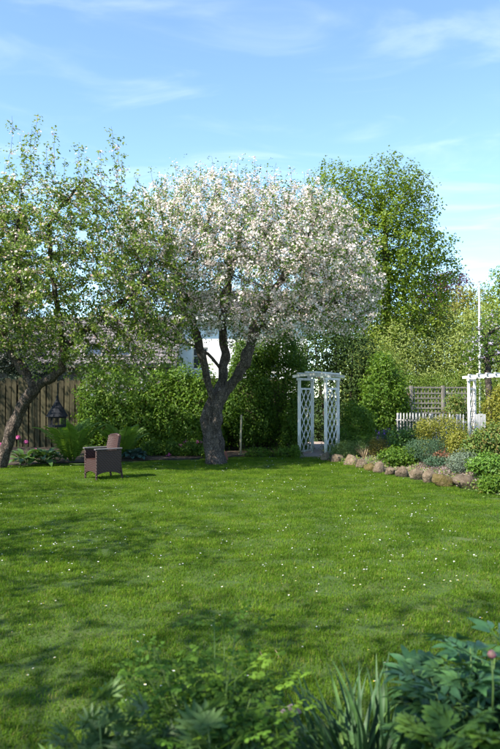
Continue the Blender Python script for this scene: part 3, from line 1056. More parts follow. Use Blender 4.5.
# trellis screen behind
ta, tb = P(411, 390, 25.0), P(474, 390, 25.6)
td = tb - ta; td.z = 0; tl = td.length
tz = rbed_z(ta.x, 24)
tr = empty('trellis_screen', (ta.x, ta.y, 0), math.atan2(td.y, td.x), 'weathered square trellis screen with stout board post', 'trellis')
for k in (0, tl * .5, tl): MB().box((k, 0, .95), (.1, .1, 1.94), bev=.008).obj('post', M_greywood, tr)
for i in range(3): MB().box((-.17 + i * -.13, 0, .93), (.12, .025, 1.86), bev=.004).obj('board', M_greywood, tr)
MB().box((-.3, -.03, 1.62), (.5, .03, .06)).obj('board_rail', surf('tan_rail', [(.32, .2, .1), (.4, .26, .14)], 6), tr)
MB().box((tl / 2, 0, 1.86), (tl, .05, .05)).obj('top_rail', M_greywood, tr)
MB().box((tl / 2, 0, .12), (tl, .05, .05)).obj('bottom_rail', M_greywood, tr)
vs_ = MB().box((0, 0, 0), (.035, .014, 1.72)).mesh('upright_slat', M_greywood)
hs_ = MB().box((0, 0, 0), (tl, .014, .045)).mesh('cross_slat', M_greywood)
k = .14
while k < tl - .06: add('upright_slat', vs_, tr, (k, .012, 1.0)); k += .13
for z in np.arange(.3, 1.8, .17): add('cross_slat', hs_, tr, (tl / 2, -.008, float(z)))

# flagpole beyond
fp = P(480, 390, 30)
f = empty('flagpole', (fp.x, 30, 0), 0, 'slim white flagpole rising above the pale bushes', 'flagpole')
MB().tube([(0, 0, 0), (0, 0, 3.2), (0, 0, 6.25)], [.045, .04, .028], 12).obj('pole', M_pole, f, True)
V, F = [], []
MB().tube([(0, 0, 6.25), (0, 0, 6.28), (0, 0, 6.33), (0, 0, 6.38)], [.02, .06, .07, .02], 10).obj('finial', M_pole, f, True)
MB().tube([(.075, 0, .9), (.06, 0, 6.2)], .005, 4).obj('halyard', M_metal, f)

# ------------------------------------------------------------------ houses behind the hedge
def wall_with_holes(mb, x0, x1, z0, z1, y, t, holes):
    xs_ = sorted({x0, x1, *[h for q in holes for h in q[:2]]})
    for i in range(len(xs_) - 1):
        a, b_ = xs_[i], xs_[i + 1]
        cuts = sorted([(q[2], q[3]) for q in holes if q[0] <= a + 1e-6 and q[1] >= b_ - 1e-6])
        z = z0
        for c0, c1 in cuts + [(z1, z1)]:
            if c0 - z > 1e-4: mb.box(((a + b_) / 2, y, (z + c0) / 2), (b_ - a, t, c0 - z))
            z = c1

def window(parent, x0, x1, z0, z1, y, mat=M_white):
    w = MB()
    t = .07
    w.box(((x0 + x1) / 2, y, z0 + t / 2), (x1 - x0, .06, t)).box(((x0 + x1) / 2, y, z1 - t / 2), (x1 - x0, .06, t))
    w.box((x0 + t / 2, y, (z0 + z1) / 2), (t, .06, z1 - z0 - 2 * t)).box((x1 - t / 2, y, (z0 + z1) / 2), (t, .06, z1 - z0 - 2 * t))
    o = w.obj('window', mat, parent)
    MB().box(((x0 + x1) / 2, y + .01, (z0 + z1) / 2), (x1 - x0 - 2 * t, .012, z1 - z0 - 2 * t)).obj('pane', M_glass, o)
    g_ = MB()
    g_.box(((x0 + x1) / 2, y - .012, (z0 + z1) / 2), (.035, .03, z1 - z0 - 2 * t))
    g_.box(((x0 + x1) / 2, y - .010, z0 + (z1 - z0) * .62), (x1 - x0 - 2 * t - .004, .026, .03))
    g_.obj('glazing_bar', mat, o)
    MB().box(((x0 + x1) / 2, y - .12, z0 - .03), (x1 - x0 + .12, .16, .05)).obj('sill', mat, o)

def roof_slope(parent, x0, x1, ye, ze, yr, zr, name='roof', tw=.26, th=.34):
    """tiled slope from eave (ye,ze) to ridge (yr,zr)"""
    d = Vector((0, yr - ye, zr - ze)); L = d.length; d.normalize()
    nrm = Vector((0, -d.z, d.y)) * (1 if d.y > 0 else -1)
    if nrm.z < 0: nrm = -nrm
    base = MB()
    V = [Vector((x, ye, ze)) + d * s + nrm * o for o in (-.12, -.02) for s in (0, L) for x in (x0, x1)]
    F = [(0, 1, 3, 2), (4, 6, 7, 5), (0, 4, 5, 1), (2, 3, 7, 6), (0, 2, 6, 4), (1, 5, 7, 3)]
    rf = base.put(V, F).obj(name, M_greywood, parent)
    tm = MB()
    rows = int(L / th); cols = int((x1 - x0) / tw)
    for r_ in range(rows):
        for c in range(cols):
            xc = x0 + (c + .5) * (x1 - x0) / cols
            a = Vector((xc, ye, ze)) + d * (r_ * th - .02) + nrm * (.055 + random.uniform(-.006, .006))
            b_ = Vector((xc, ye, ze)) + d * (r_ * th + th * 1.12) + nrm * .01
            w_ = tw * .47
            h_ = nrm * .045                        # rolled pantile: raised middle
            V = [a + Vector((-w_, 0, 0)), a + h_, a + Vector((w_, 0, 0)), b_ + Vector((w_, 0, 0)), b_ + h_, b_ + Vector((-w_, 0, 0)),
                 a + Vector((-w_, 0, 0)) - nrm * .05, a + Vector((w_, 0, 0)) - nrm * .05]
            tm.put(V, [(0, 1, 4, 5), (1, 2, 3, 4), (6, 7, 2, 1), (6, 1, 0)])
    add('tiles', tm.mesh('tiles', M_tile), rf, kind='stuff')
    return rf

h1 = empty('white_house', (0, 33, 0), 0, 'white rendered house behind the hedge, seen between the blossom tree limbs', 'house')
WX0, WX1 = -3.25, 2.6
holes = [(-2.62, -1.9, 2.75, 3.75), (.3, 1.4, 2.6, 3.75)]
mb = MB(); wall_with_holes(mb, WX0, WX1, 0, 5.2, 0, .3, holes)
mb.box((WX0 + .15, 3.2, 2.6), (.3, 6.1, 5.2)).box((WX1 - .15, 3.2, 2.6), (.3, 6.1, 5.2)).box(((WX0 + WX1) / 2, 6.4, 2.6), (WX1 - WX0, .3, 5.2))
mb.obj('wall', M_render, h1)
for q in holes: window(h1, *q, -.02)
roof_slope(h1, WX0 - .3, WX1 + .3, -.55, 5.1, 3.25, 6.8)
roof_slope(h1, WX0 - .3, WX1 + .3, 6.95, 5.1, 3.25, 6.8)
MB().box(((WX0 + WX1) / 2, -.62, 5.07), (WX1 - WX0 + .6, .03, .2)).obj('fascia', M_white, h1)

h2 = empty('tiled_house', (0, 30, 0), 0, 'low house with brown pantile roof and skylights behind the left hedge', 'house')
mb = MB(); wall_with_holes(mb, -13, -3.7, 0, 2.75, .6, .3, [(-7.5, -6.4, 1.0, 2.2)])
mb.box((-13 + .15, 4.3, 1.37), (.3, 7.0, 2.75)).box((-3.85, 4.3, 1.37), (.3, 7.0, 2.75)).box((-8.35, 7.9, 1.37), (9.3, .3, 2.75))
mb.obj('wall', surf('dark_cladding', [(.05, .042, .035), (.09, .075, .062)], 4, rough=.9, bump=.3, stretch=(4, 4, .3)), h2)
window(h2, -7.5, -6.4, 1.0, 2.2, .58)
rs = roof_slope(h2, -13.4, -3.05, 0, 2.85, 4.4, 5.3)
roof_slope(h2, -13.4, -3.05, 8.8, 2.85, 4.4, 5.3)
for sx in (-6.6, -5.4):
    dv = Vector((0, 4.4, 2.45)).normalized(); nv = Vector((0, -dv.z, dv.y))
    c = Vector((sx, 0, 2.85)) + dv * 1.0 + nv * .12
    Mx = Matrix(((1, 0, 0, c.x), (0, dv.y, nv.y, c.y), (0, dv.z, nv.z, c.z), (0, 0, 0, 1)))
    o = MB().box((0, 0, 0), (.8, 1.0, .1), Mx).obj('skylight', M_greywood, h2)
    MB().box((0, 0, .056), (.68, .88, .012), Mx).obj('pane', M_skyglass, o)
# ------------------------------------------------------------------ the two apple trees
def PP(*pts): return [P(*p) for p in pts]

B1 = G(216, 463.5)
d0 = B1.y
bl_paths = [
    [(B1.x, B1.y, -.05)] + PP((214, 447, d0), (213.5, 425, d0), (216, 405, d0)),
    PP((216, 405, d0), (209, 386, d0 - .1), (203.5, 362, d0 - .25), (196, 332, d0 - .4), (186, 300, d0 - .7), (172, 262, d0 - 1.0)),
    PP((216, 405, d0), (222, 380, d0 + .15), (225, 352, d0 + .35), (222, 325, d0 + .5), (228, 280, d0 + .8), (240, 235, d0 + .9)),
    PP((216, 405, d0), (231, 384, d0 - .1), (245, 362, d0 - .3), (252, 342, d0 - .4), (258, 318, d0 - .5), (275, 288, d0 - .7), (300, 258, d0 - .9)),
    PP((223, 372, d0 + .2), (208, 354, d0), (194, 346, d0 - .2), (172, 340, d0 - .6), (150, 318, d0 - .8)),
    PP((256, 325, d0 - .45), (285, 310, d0 - .2), (318, 305, d0), (345, 300, d0 + .2)),
]
kx = d0 / FPX
def E(px, py, dd, rx, ry, rz):       # ellipsoid by pixel centre, depth, radii in m
    c = P(px, py, dd); return ((c.x, c.y, c.z), (rx, ry, rz))
bl_els = [E(258, 262, d0, 2.35, 2.5, 1.75), E(170, 272, d0 - .3, 1.25, 1.6, 1.55), E(335, 275, d0, 1.15, 1.7, 1.45), E(220, 220, d0, 1.9, 1.9, 1.15),
          E(290, 230, d0, 1.7, 1.8, 1.15), E(350, 305, d0 - .2, .78, 1.0, .72), E(158, 312, d0 - .3, .95, 1.1, .7), E(205, 318, d0 - .8, .9, .9, .4), E(300, 322, d0 - .5, 1.1, 1.0, .42), E(365, 285, d0, .5, .9, .7), E(268, 334, d0 - .4, 1.0, .8, .26), E(160, 228, d0, 1.15, 1.4, .85), E(138, 262, d0 - .3, .85, 1.2, 1.0), E(200, 200, d0 + .2, 1.3, 1.4, .7)]
LB = ML['petal']
blossom = make_tree('blossom_tree', 'old three-limbed apple tree thick with white-pink blossom on the lawn', 'tree', (B1.x, B1.y, 0), bl_paths, bl_els, 11500,
    [dict(part='crown', mat=ML['apple_b'], size=.058, per=4, ros=3, sig=.08, tight=.04, upw=.5, clump=True),
     dict(part='blossom', mat=LB, size=.042, per=8, ros=2, sig=.06, tight=.042, tv=PETAL_V, tf=PETAL_F, spread=.7, upw=.3,
          where=lambda p: np.random.default_rng(8).uniform(0, 1, len(p)) < np.interp(p[:, 0], [-3.2, -1.2, .6, 3], [.72, .84, .93, .97]))],
    R=.205, D=.15, dk=.20, bark=M_bark, seed=5, thr=.016, flare=.42, thick=.04, gn=.22, tip=.0035,
    extra=[(PP((211, 446, d0 - .02), (206.5, 434, d0), (205.0, 420, d0), (206.5, 408, d0 + .02), (210, 398, d0)), [.05, .10, .125, .09, .04])],
    shoots=[(P(x_, y_, d0 + z_), 5) for x_, y_, z_ in ((176, 160, 0), (222, 162, .3), (254, 160, -.3), (291, 168, .2), (317, 178, .4), (152, 172, -.4), (133, 186, -.5), (201, 166, .6), (268, 170, .5), (238, 158, -.8), (162, 178, .5), (186, 168, -.9), (276, 163, -.6), (304, 172, -.7), (330, 186, .1), (345, 203, -.4), (143, 196, .3), (125, 205, -.2), (360, 222, .2), (212, 157, -.2))])

B2 = G(-1, 468.5)
d1 = B2.y
ap_paths = [
    [(B2.x, B2.y, -.05)] + PP((4, 452, d1), (14, 424, d1), (25, 401, d1 - .05), (36, 387, d1 - .1)),
    PP((36, 387, d1 - .1), (50, 379, d1 - .25), (61, 370, d1 - .35), (64, 348, d1 - .5), (58, 310, d1 - .8), (50, 262, d1 - 1.0), (48, 226, d1 - 1.2), (62, 205, d1 - 1.3), (84, 180, d1 - 1.4)),
    PP((36, 387, d1 - .1), (26, 374, d1), (14, 358, d1 + .1), (4, 336, d1 + .2), (-6, 300, d1 + .3), (-25, 250, d1 + .4)),
    PP((64, 350, d1 - .5), (95, 322, d1 - .6), (125, 300, d1 - .8), (150, 270, d1 - 1.0)),
    PP((4, 336, d1 + .2), (20, 300, d1 - .3), (15, 250, d1 - .9), (20, 200, d1 - 1.2)),
]
ap_els = [E(45, 262, d1 - .5, 2.2, 2.4, 1.75), E(-40, 255, d1, 2.0, 2.2, 1.9), E(128, 280, d1 - .6, 1.35, 1.9, 1.45), E(110, 335, d1 - .8, 1.3, 1.5, .75),
          E(25, 205, d1 - 1, 1.1, 1.3, .75), E(95, 228, d1 - .9, 1.2, 1.4, .95), E(165, 318, d1 - .5, .75, 1.2, .9), E(30, 335, d1 - .6, 1.2, 1.2, .45), E(120, 382, d1 - .8, .95, .9, .42), E(150, 350, d1 - .8, .9, 1.0, .6), E(10, 300, d1 - 1.2, 1.6, 1.2, .9), E(85, 345, d1 - .4, 1.4, 1.2, .6)]
apple = make_tree('apple_tree', 'leaning apple tree with sparse blossom and fresh leaves, bird feeder on its limb', 'tree', (B2.x, B2.y, 0), ap_paths, ap_els, 10000,
    [dict(part='crown', mat=ML['apple'], size=.072, per=6, ros=2, sig=.055, tight=.034, upw=.5, clump=True, spread=.9),
     dict(part='blossom', mat=ML['bud'], size=.042, per=4, ros=1, sig=.05, tight=.03, tv=PETAL_V, tf=PETAL_F, frac=.75)],
    R=.13, D=.15, dk=.21, bark=M_bark_lichen, seed=9, thr=.014, flare=.15, thick=.04, gn=.2, tip=.0035,
    shoots=[(P(x_, y_, d1 + z_), 7) for x_, y_, z_ in ((13, 117, -1.5), (37, 114, -1.6), (47, 146, -1.2), (64, 160, -1.5), (111, 127, -1.5), (121, 158, -1.6), (92, 172, -1.2), (27, 150, -.9),
                                                     (-12, 135, -.8), (72, 178, -1.8), (5, 165, -1), (135, 178, -1.5), (150, 196, -1.3), (100, 150, -1.45), (20, 136, -1.0), (55, 132, -1.7), (84, 158, -.9), (-4, 150, -1.4), (117, 142, -1.2), (31, 128, -1.3), (78, 145, -1.6), (142, 188, -.9), (168, 206, -1.1))])

# ------------------------------------------------------------------ taller trees behind
def simple_tree(name, label, base, h, trunk_h, R, els, natt, mat, size, seed, per=5, ros=2, sig=.18, tight=.1, D=.45, dk=.75, bark=M_bark_grey, group=None, thr=.022, shell=.3, spread=.8, upw=.5, lf_extra=None, tip=.007):
    x, y, z = base
    c = els[0][0]
    paths = [[(x, y, z - .1), (x * .7 + c[0] * .3, y * .7 + c[1] * .3, z + trunk_h * .5), (x * .4 + c[0] * .6, y * .4 + c[1] * .6, z + trunk_h), (c[0], c[1], c[2] + els[0][1][2] * .4)]]
    lv = [dict(part='crown', mat=mat, size=size, per=per, ros=ros, sig=sig, tight=tight, upw=upw, clump=True, spread=spread)]
    if lf_extra: lv.append(lf_extra)
    return make_tree(name, label, 'tree', base, paths, els, natt, lv, R=R, D=D, dk=dk, bark=bark, seed=seed, group=group, thr=thr, shell=shell, thick=.07, tip=tip)

dm = 34
mp_ = P(395, 395, dm)
simple_tree('leafy_tree', 'tall bright green broadleaf tree behind the blossom tree and arch', (mp_.x, dm, 0), 13, 3, .2,
    [E(385, 250, dm, 2.6, 2.6, 3.4), E(335, 193, dm, 1.4, 1.6, 1.5), E(328, 222, dm, 1.9, 2.0, 2.1), E(300, 240, dm, 1.5, 1.8, 1.7), E(425, 258, dm, 1.6, 1.8, 1.6), E(385, 195, dm, 2.0, 2.0, 1.7), E(345, 300, dm, 2.6, 2.4, 2.6), E(405, 310, dm, 2.0, 2.2, 2.0),
     E(418, 200, dm, 1.0, 1.3, 1.5), E(370, 345, dm, 2.5, 2.2, 1.6), E(448, 268, dm, .75, 1.0, .75), E(430, 300, dm, 1.2, 1.4, 1.2), E(365, 260, dm - .8, 2.6, 1.6, 3.0)],
    9500, ML['maple'], .14, 21, per=8, ros=2, sig=.14, tight=.12, D=.25, dk=.33, thr=.03, tip=.005)
pt = P(437, 395, 52)
simple_tree('copper_tree', 'distant purple-leaved tree showing past the bright green tree', (pt.x, 52, 0), 10, 4, .25,
    [E(440, 297, 52, 2.2, 2.0, 1.9), E(455, 281, 52, 1.2, 1.5, .9), E(425, 312, 52, 1.6, 1.5, 1.6)], 1500, ML['purple'], .19, 23, per=5, ros=3, D=.35, dk=.45, sig=.2, tight=.14)
yt = P(467, 395, 47)
simple_tree('yellow_green_tree', 'distant rounded yellow-green tree beside the flagpole', (yt.x, 47, 0), 8, 3, .25,
    [E(468, 312, 47, 2.1, 1.9, 1.7), E(455, 325, 47, 1.6, 1.5, 1.3), E(483, 318, 47, 1.3, 1.4, 1.2)], 2000, ML['yellow'], .17, 25, per=5, ros=3, D=.3, dk=.42, sig=.2, tight=.14)
rt = P(512, 395, 43)
simple_tree('green_tree', 'rounded mid green tree standing beyond the flagpole', (rt.x, 43, 0), 10, 4, .28,
    [E(513, 300, 43, 1.9, 1.9, 2.2), E(505, 285, 43, 1.2, 1.3, 1.1), E(530, 310, 43, 2.0, 2.0, 2.4), E(500, 325, 43, 1.3, 1.5, 1.2)], 2400, ML['maple'], .17, 27, per=5, ros=3, D=.3, dk=.42, sig=.2, tight=.13)
lt = P(491, 395, 23.5)
simple_tree('lilac', 'lilac in pale mauve flower behind the lattice arch by the rose bush', (lt.x, 23.5, .05), 4, 1.4, .1,
    [E(487, 345, 23.5, .85, .8, .75), E(505, 335, 23.5, 1.0, .9, .9), E(472, 360, 23.5, .4, .5, .35)], 1100, ML['shrub'], .075, 29, per=4, ros=3, D=.15, dk=.2, sig=.09, tight=.05, thr=.014,
    lf_extra=dict(part='flowers', mat=ML['lilacf'], size=.05, per=8, ros=1, sig=.06, tight=.045, tv=PETAL_V, tf=PETAL_F, frac=.35))
st = P(350, 395, 24)
# dark ivy-clad evergreen behind the arch
shrub('dark_evergreen', 'dark glossy evergreen behind the lattice arch, below the bright tree', 'tree', (st.x, 24.2, 0),
    [E(335, 400, 24.2, 1.15, 1.0, 1.7), E(352, 365, 24.2, .95, .9, 1.2), E(325, 350, 24.2, 1.0, .9, 1.0), E(350, 425, 24, .9, .8, 1.0), E(310, 390, 24.6, .9, .8, 1.5)], 32000, ML['dark'], .09, 31, per=3, stem_r=.05, stems=9, tight=.06)

# spruce behind the fence on the left
def spruce(name, label, base, h, rb, seed):
    e = empty(name, base, 0, label, 'tree')
    r = np.random.default_rng(seed)
    MB().tube([(0, 0, -.05), (0, 0, h * .5), (0, 0, h)], [.16, .09, .02], 9).obj('trunk', M_bark_grey, e, True)
    PTS, NRM = [], []
    mb = MB()
    z = .7
    while z < h - .15:
        R_ = rb * (1 - z / h) ** .75 + .08
        for k in range(9):
            a = r.uniform(0, 2 * PI); L = R_ * r.uniform(.75, 1.1)
            n = max(4, int(L / .09))
            pts = []
            for i in range(n + 1):
                t = i / n
                pts.append(Vector((math.cos(a) * L * t, math.sin(a) * L * t, z - .30 * L * t + .18 * L * t * t)))
            mb.put(*tube_vf([pts[0], pts[n // 2], pts[-1]], [.018, .012, .004], 3))
            for i, p in enumerate(pts):
                t = i / n; wdt = .30 * (1 - .6 * t)
                m = 16
                q = r.normal(size=(m, 3)) * np.array([wdt * .55, wdt * .55, .05]) + np.array(p) - np.array([0, 0, .05])
                PTS.append(q); NRM.append(np.tile([math.cos(a) * .5, math.sin(a) * .5, .6], (m, 1)))
        z += .27
    add('branches', mb.mesh('branches', M_bark_grey), e, kind='stuff')
    pts = np.concatenate(PTS); nr = np.concatenate(NRM)
    tv = LEAF_V * np.array([.55, 1, 1], dtype=np.float32)
    add('crown', leaf_mesh('crown', ML['spruce'], pts, nr, .10, tv, LEAF_F, .7, seed=seed, droop=-.5), e, kind='stuff')
    return e
sp = P(18, 395, 24)
spruce('spruce', 'dark spruce behind the plank fence', (sp.x, 24, 0), 7.6, 2.0, 3)

# pale bushes behind the trellis, one by one
for i, (px_, py_, dd, rx, rz) in enumerate([(392, 352, 33, 1.6, 2.0), (425, 348, 34, 1.9, 2.2), (462, 345, 33.5, 1.9, 2.3), (500, 342, 33, 2.0, 2.3), (372, 372, 31, 1.2, 1.8), (540, 345, 33, 2.0, 2.4)]):
    c = P(px_, py_, dd); rz2 = max(rz, c.z * .55)
    shrub('willow_bush', ['sunlit pale green willow bush nearest the dark evergreen', 'pale green willow bush behind the solid end of the trellis', 'pale willow bush behind the middle of the trellis and flagpole',
          'pale willow bush behind the lilac', 'low pale green bush between the evergreen and the vine column', 'pale willow bush well beyond the lilac'][i], 'bush', (c.x, dd, 0),
        [((c.x, dd, c.z - .2), (rx, 1.3, rz * .85)), ((c.x - rx * .4, dd - .3, c.z * .55), (rx * .8, 1.2, c.z * .55)), ((c.x + rx * .45, dd - .2, c.z * .5), (rx * .8, 1.2, c.z * .55))],
        26000, ML['pale'], .13, 41 + i, tv=LEAF_V * np.array([.7, 1, 1], dtype=np.float32), per=4, tight=.12, depth=.4, rough=.32, freq=2.2, stem_r=.04, group='pale willow bushes')

# clipped conifer hedge right behind the trellis
ch0, ch1 = P(395, 372, 27.5), P(500, 372, 27.5)
els = []
for k in range(9):
    x_ = ch0.x + (ch1.x - ch0.x) * k / 7
    els.append(((x_, 27.5, 1.15), (.55, .6, 1.28 + .06 * math.sin(k * 2.1))))
shrub('conifer_hedge', 'clipped feathery conifer hedge behind the trellis screen', 'hedge', ((ch0.x + ch1.x) / 2, 27.5, 0), els, 30000, ML['conifer'], .085, 52, per=4, tight=.05, rough=.12, depth=.25, stem_r=.03,
      tv=LEAF_V * np.array([.5, 1, 1], dtype=np.float32))

# ------------------------------------------------------------------ hedge and shrubs along the border
hx = [P(px_, 420, 20.4).x for px_ in (96, 118, 140, 162, 184, 202)]
els = []
for i, x_ in enumerate(hx):
    els.append(((x_, 20.5, 1.05), (.52, .62, 1.32 + .10 * math.sin(i * 1.9 + .5))))
    els.append(((x_ + .2, 20.2, .65), (.5, .5, .75)))
shrub('hedge', 'broad leafy green hedge covering the fence beside the ferns', 'hedge', ((hx[0] + hx[-1]) / 2, 20.5, 0), els, 62000, ML['hedge'], .088, 61, per=3, tight=.06, rough=.22, depth=.45, stems=14, stem_r=.02)
def top_shrub(px0, px1, ytop, dd, label, mat, n, size, seed, ybot=None, name='shrub', **k):
    x0, x1 = P(px0, 400, dd).x, P(px1, 400, dd).x
    zt = P(0, ytop, dd).z; cx, rx = (x0 + x1) / 2, (x1 - x0) / 2; ry = min(rx, .7)
    r = np.random.default_rng(seed)
    els = [((cx, dd, zt * .48), (rx * .85, ry * .9, zt * .46))]
    for i in range(11):                         # uneven boughs, smaller towards the top
        t = r.uniform(.12, .86); w = .95 - .55 * t ** 2
        els.append(((cx + rx * w * r.uniform(-.85, .85), dd + ry * r.uniform(-.75, .3), zt * t), (rx * r.uniform(.28, .5), ry * r.uniform(.35, .6), zt * r.uniform(.12, .2))))
    els.append(((cx + rx * r.uniform(-.3, .3), dd - .1, zt * .82), (rx * .4, ry * .5, zt * .17)))
    return shrub(name, label, 'bush', (cx, dd, .05), els, n, mat, size, seed, **k)
top_shrub(222, 270, 338, 20.4, 'tall dark green shrub just behind the blossom tree trunk', ML['shrub'], 28000, .075, 63, per=3, tight=.06, rough=.25)
top_shrub(248, 314, 330, 20.7, 'tall dark green shrub beside the lattice arch', ML['shrub'], 36000, .07, 64, per=3, tight=.06, rough=.25)
top_shrub(282, 306, 398, 20.0, 'lower green shrub against the left post of the lattice arch', ML['shrub'], 7000, .06, 65, per=3, tight=.05, rough=.25)
top_shrub(203, 232, 385, 20.9, 'shrub with sunlit leaves hidden behind the blossom tree trunk', ML['hedge'], 12000, .075, 66, per=3, tight=.06)
# right of the arch
top_shrub(338, 374, 402, 20.4, 'sunlit yellowish leafy bush right of the lattice arch', ML['hedge'], 13000, .06, 67, per=3, tight=.06, rough=.3)
top_shrub(358, 408, 355, 22.8, 'column of sunlit climbing vine left of the trellis', ML['hedge'], 26000, .085, 68, per=3, tight=.06, rough=.3)
top_shrub(322, 352, 430, 19.6, 'low leafy bush at the foot of the lattice arch', ML['shrub'], 5000, .05, 69, per=3, tight=.04)
top_shrub(440, 470, 393, 23.6, 'dark leafy shrub with reddish tips in front of the trellis', ML['rose'], 8000, .07, 70, per=3, tight=.05)
top_shrub(481, 520, 385, 22.5, 'leafy bush behind the open garden gate', ML['gold'], 8000, .075, 71, per=3, tight=.05, rough=.3)

# ------------------------------------------------------------------ plants in the stone-edged bed
def bedplant(name, label, px_, dd, wpx, hm, mat, n, size, seed, cat='plant', group=None, lumps=3, **k):
    x_ = P(px_, 400, dd).x; z0 = rbed_z(x_, dd); rx = wpx / FPX * dd / 2
    r = np.random.default_rng(seed)
    els = [((x_, dd, z0 + hm * .42), (rx * .85, rx * .8, hm * .5))]
    lumps += 3
    for i in range(lumps):
        els.append(((x_ + rx * r.uniform(-.75, .75), dd + rx * r.uniform(-.6, .4), z0 + hm * r.uniform(.2, .75)), (rx * r.uniform(.25, .5), rx * r.uniform(.25, .5), hm * r.uniform(.18, .34))))
    return shrub(name, label, cat, (x_, dd, z0), els, n, mat, size, seed, group=group, stem_r=k.pop('stem_r', .006), **k)

THIN = LEAF_V * np.array([.4, 1, 1], dtype=np.float32)
bedplant('cushion_plant', 'feathery pale green cushion plant spilling over stones near the arch', 347, 18.0, 40, .42, ML['lime'], 7000, .05, 81, tv=THIN, per=3)
bedplant('box_ball', 'small bronze-tipped clipped ball beside the dry grass tuft', 377, 17.4, 18, .42, ML['bronze'], 3500, .03, 82, per=2)
bedplant('box_ball', 'small yellow-green clipped ball at the foot of the lattice arch', 345, 18.9, 16, .36, ML['gold'], 3000, .03, 83, per=2)
bedplant('leafy_perennial', 'bright green leafy perennial just behind the small edging stones', 400, 15.7, 40, .38, ML['hedge'], 6000, .055, 84, per=3)
bedplant('leafy_perennial', 'green leafy clump with violet flowers beside the golden shrub', 408, 17.6, 36, .52, ML['lobed'], 4200, .065, 85, per=3, flowers=[('flowers', ML['purplef'], 9, .04, 7)])
bedplant('silver_bush', 'low silvery grey-green bush in front of the golden shrub', 424, 15.6, 42, .46, ML['teal'], 6500, .045, 86, tv=THIN, per=3)
bedplant('golden_shrub', 'golden-green small-leaved shrub before the picket fence', 442, 17.2, 54, .86, ML['gold'], 11000, .042, 87, 'bush', per=3, rough=.3)
bedplant('golden_shrub', 'smaller yellowish shrub beside the big rose bush', 458, 15.3, 22, .62, ML['gold'], 4500, .045, 88, 'bush', per=3, rough=.3)
bedplant('rose_bush', 'big leafy rose bush with reddish young shoots before the gate', 494, 14.4, 66, .78, ML['rose'], 12000, .06, 89, 'bush', per=4, rough=.35, depth=.5, stem_r=.012)
bedplant('silver_bush', 'grey-green lavender-like bush between rose bush and big boulder', 462, 14.0, 34, .42, ML['silver'], 5500, .05, 90, tv=THIN, per=3)
bedplant('leafy_perennial', 'low spreading green plant at the foot of the rose bush', 492, 13.2, 44, .36, ML['lobed'], 6000, .055, 91, per=3)
bedplant('catmint', 'grey-green plant with purple flower spikes by the path', 388, 19.4, 26, .46, ML['teal'], 3500, .045, 92, per=2, tv=THIN, flowers=[('flowers', ML['purplef'], 34, .035, 5)])
bedplant('teal_bush', 'bluish green bush before the left end of the picket fence', 412, 20.0, 30, .86, ML['teal'], 5500, .06, 93, 'bush', per=3, tv=THIN)
bedplant('leafy_perennial', 'dark green leafy plant beside the arch path', 362, 19.0, 24, .42, ML['shrub'], 3500, .05, 94, per=3)
bedplant('ground_cover', 'low dark green mat plant between silvery bush and boulders', 437, 14.9, 26, .16, ML['teal'], 2500, .035, 95, per=3, lumps=2)
bedplant('leafy_perennial', 'lush weedy plant spilling onto the lawn at the bed corner', 497, 12.0, 34, .22, ML['hedge'], 4500, .05, 96, per=3)
bedplant('red_perennial', 'small reddish-leaved plant in the pebbles', 442, 15.2, 14, .2, ML['redleaf'], 600, .04, 97, per=2, lumps=1)

# loose low growth between the named plants
def bed_weeds():
    r = np.random.default_rng(99)
    n = 26000
    y_ = r.uniform(11.2, 20.5, n); x0_ = np.array([edge_x(t) for t in y_])
    x_ = x0_ + r.uniform(-.05, 1, n) ** 1.2 * 4.2
    cl = np.array([noise.noise(Vector((a_ * 1.7, b_ * 1.7, 4))) for a_, b_ in zip(x_, y_)])
    m_ = 3000; x_[:m_] = x0_[:m_] + r.normal(.0, .13, m_)           # tufts round the edging stones
    ok = (cl + r.normal(0, .15, n) > .02); x_, y_, cl = x_[ok], y_[ok], cl[ok]
    z_ = np.array([rbed_z(a_, b_) for a_, b_ in zip(x_, y_)]) + .015 + r.uniform(0, 1, len(x_)) ** 1.5 * (.06 + .3 * np.maximum(cl, 0))
    pos = np.stack([x_, y_, z_], 1)
    nr = np.tile([-.1, -.25, 1.0], (len(pos), 1))
    return leaf_mesh('low_weeds', ML['rose'], pos, nr, .05, LEAF_V, LEAF_F, .8, seed=98)
tag(add('low_weeds', bed_weeds()), 'loose low weeds and seedlings covering the raised bed', 'weeds', kind='stuff')

# dry grass tuft
x_ = P(364, 400, 17.3).x
t_ = empty('dry_grass_tuft', (x_, 17.3, rbed_z(x_, 17.3)), 0, 'tuft of dry straw-coloured grass between the small clipped balls', 'plant')
mb = MB(); mb.put(*blade_vf(.42, .012, 5, .2, .5, .3)); st_me = leafdata('blade', mb, ML['straw'], .5)
for i in range(26): place('blade', st_me, t_, (random.uniform(-.03, .03), random.uniform(-.03, .03), 0), random.uniform(0, 6.28), random.uniform(1.0, 1.5), 0, random.uniform(.6, 1.1))

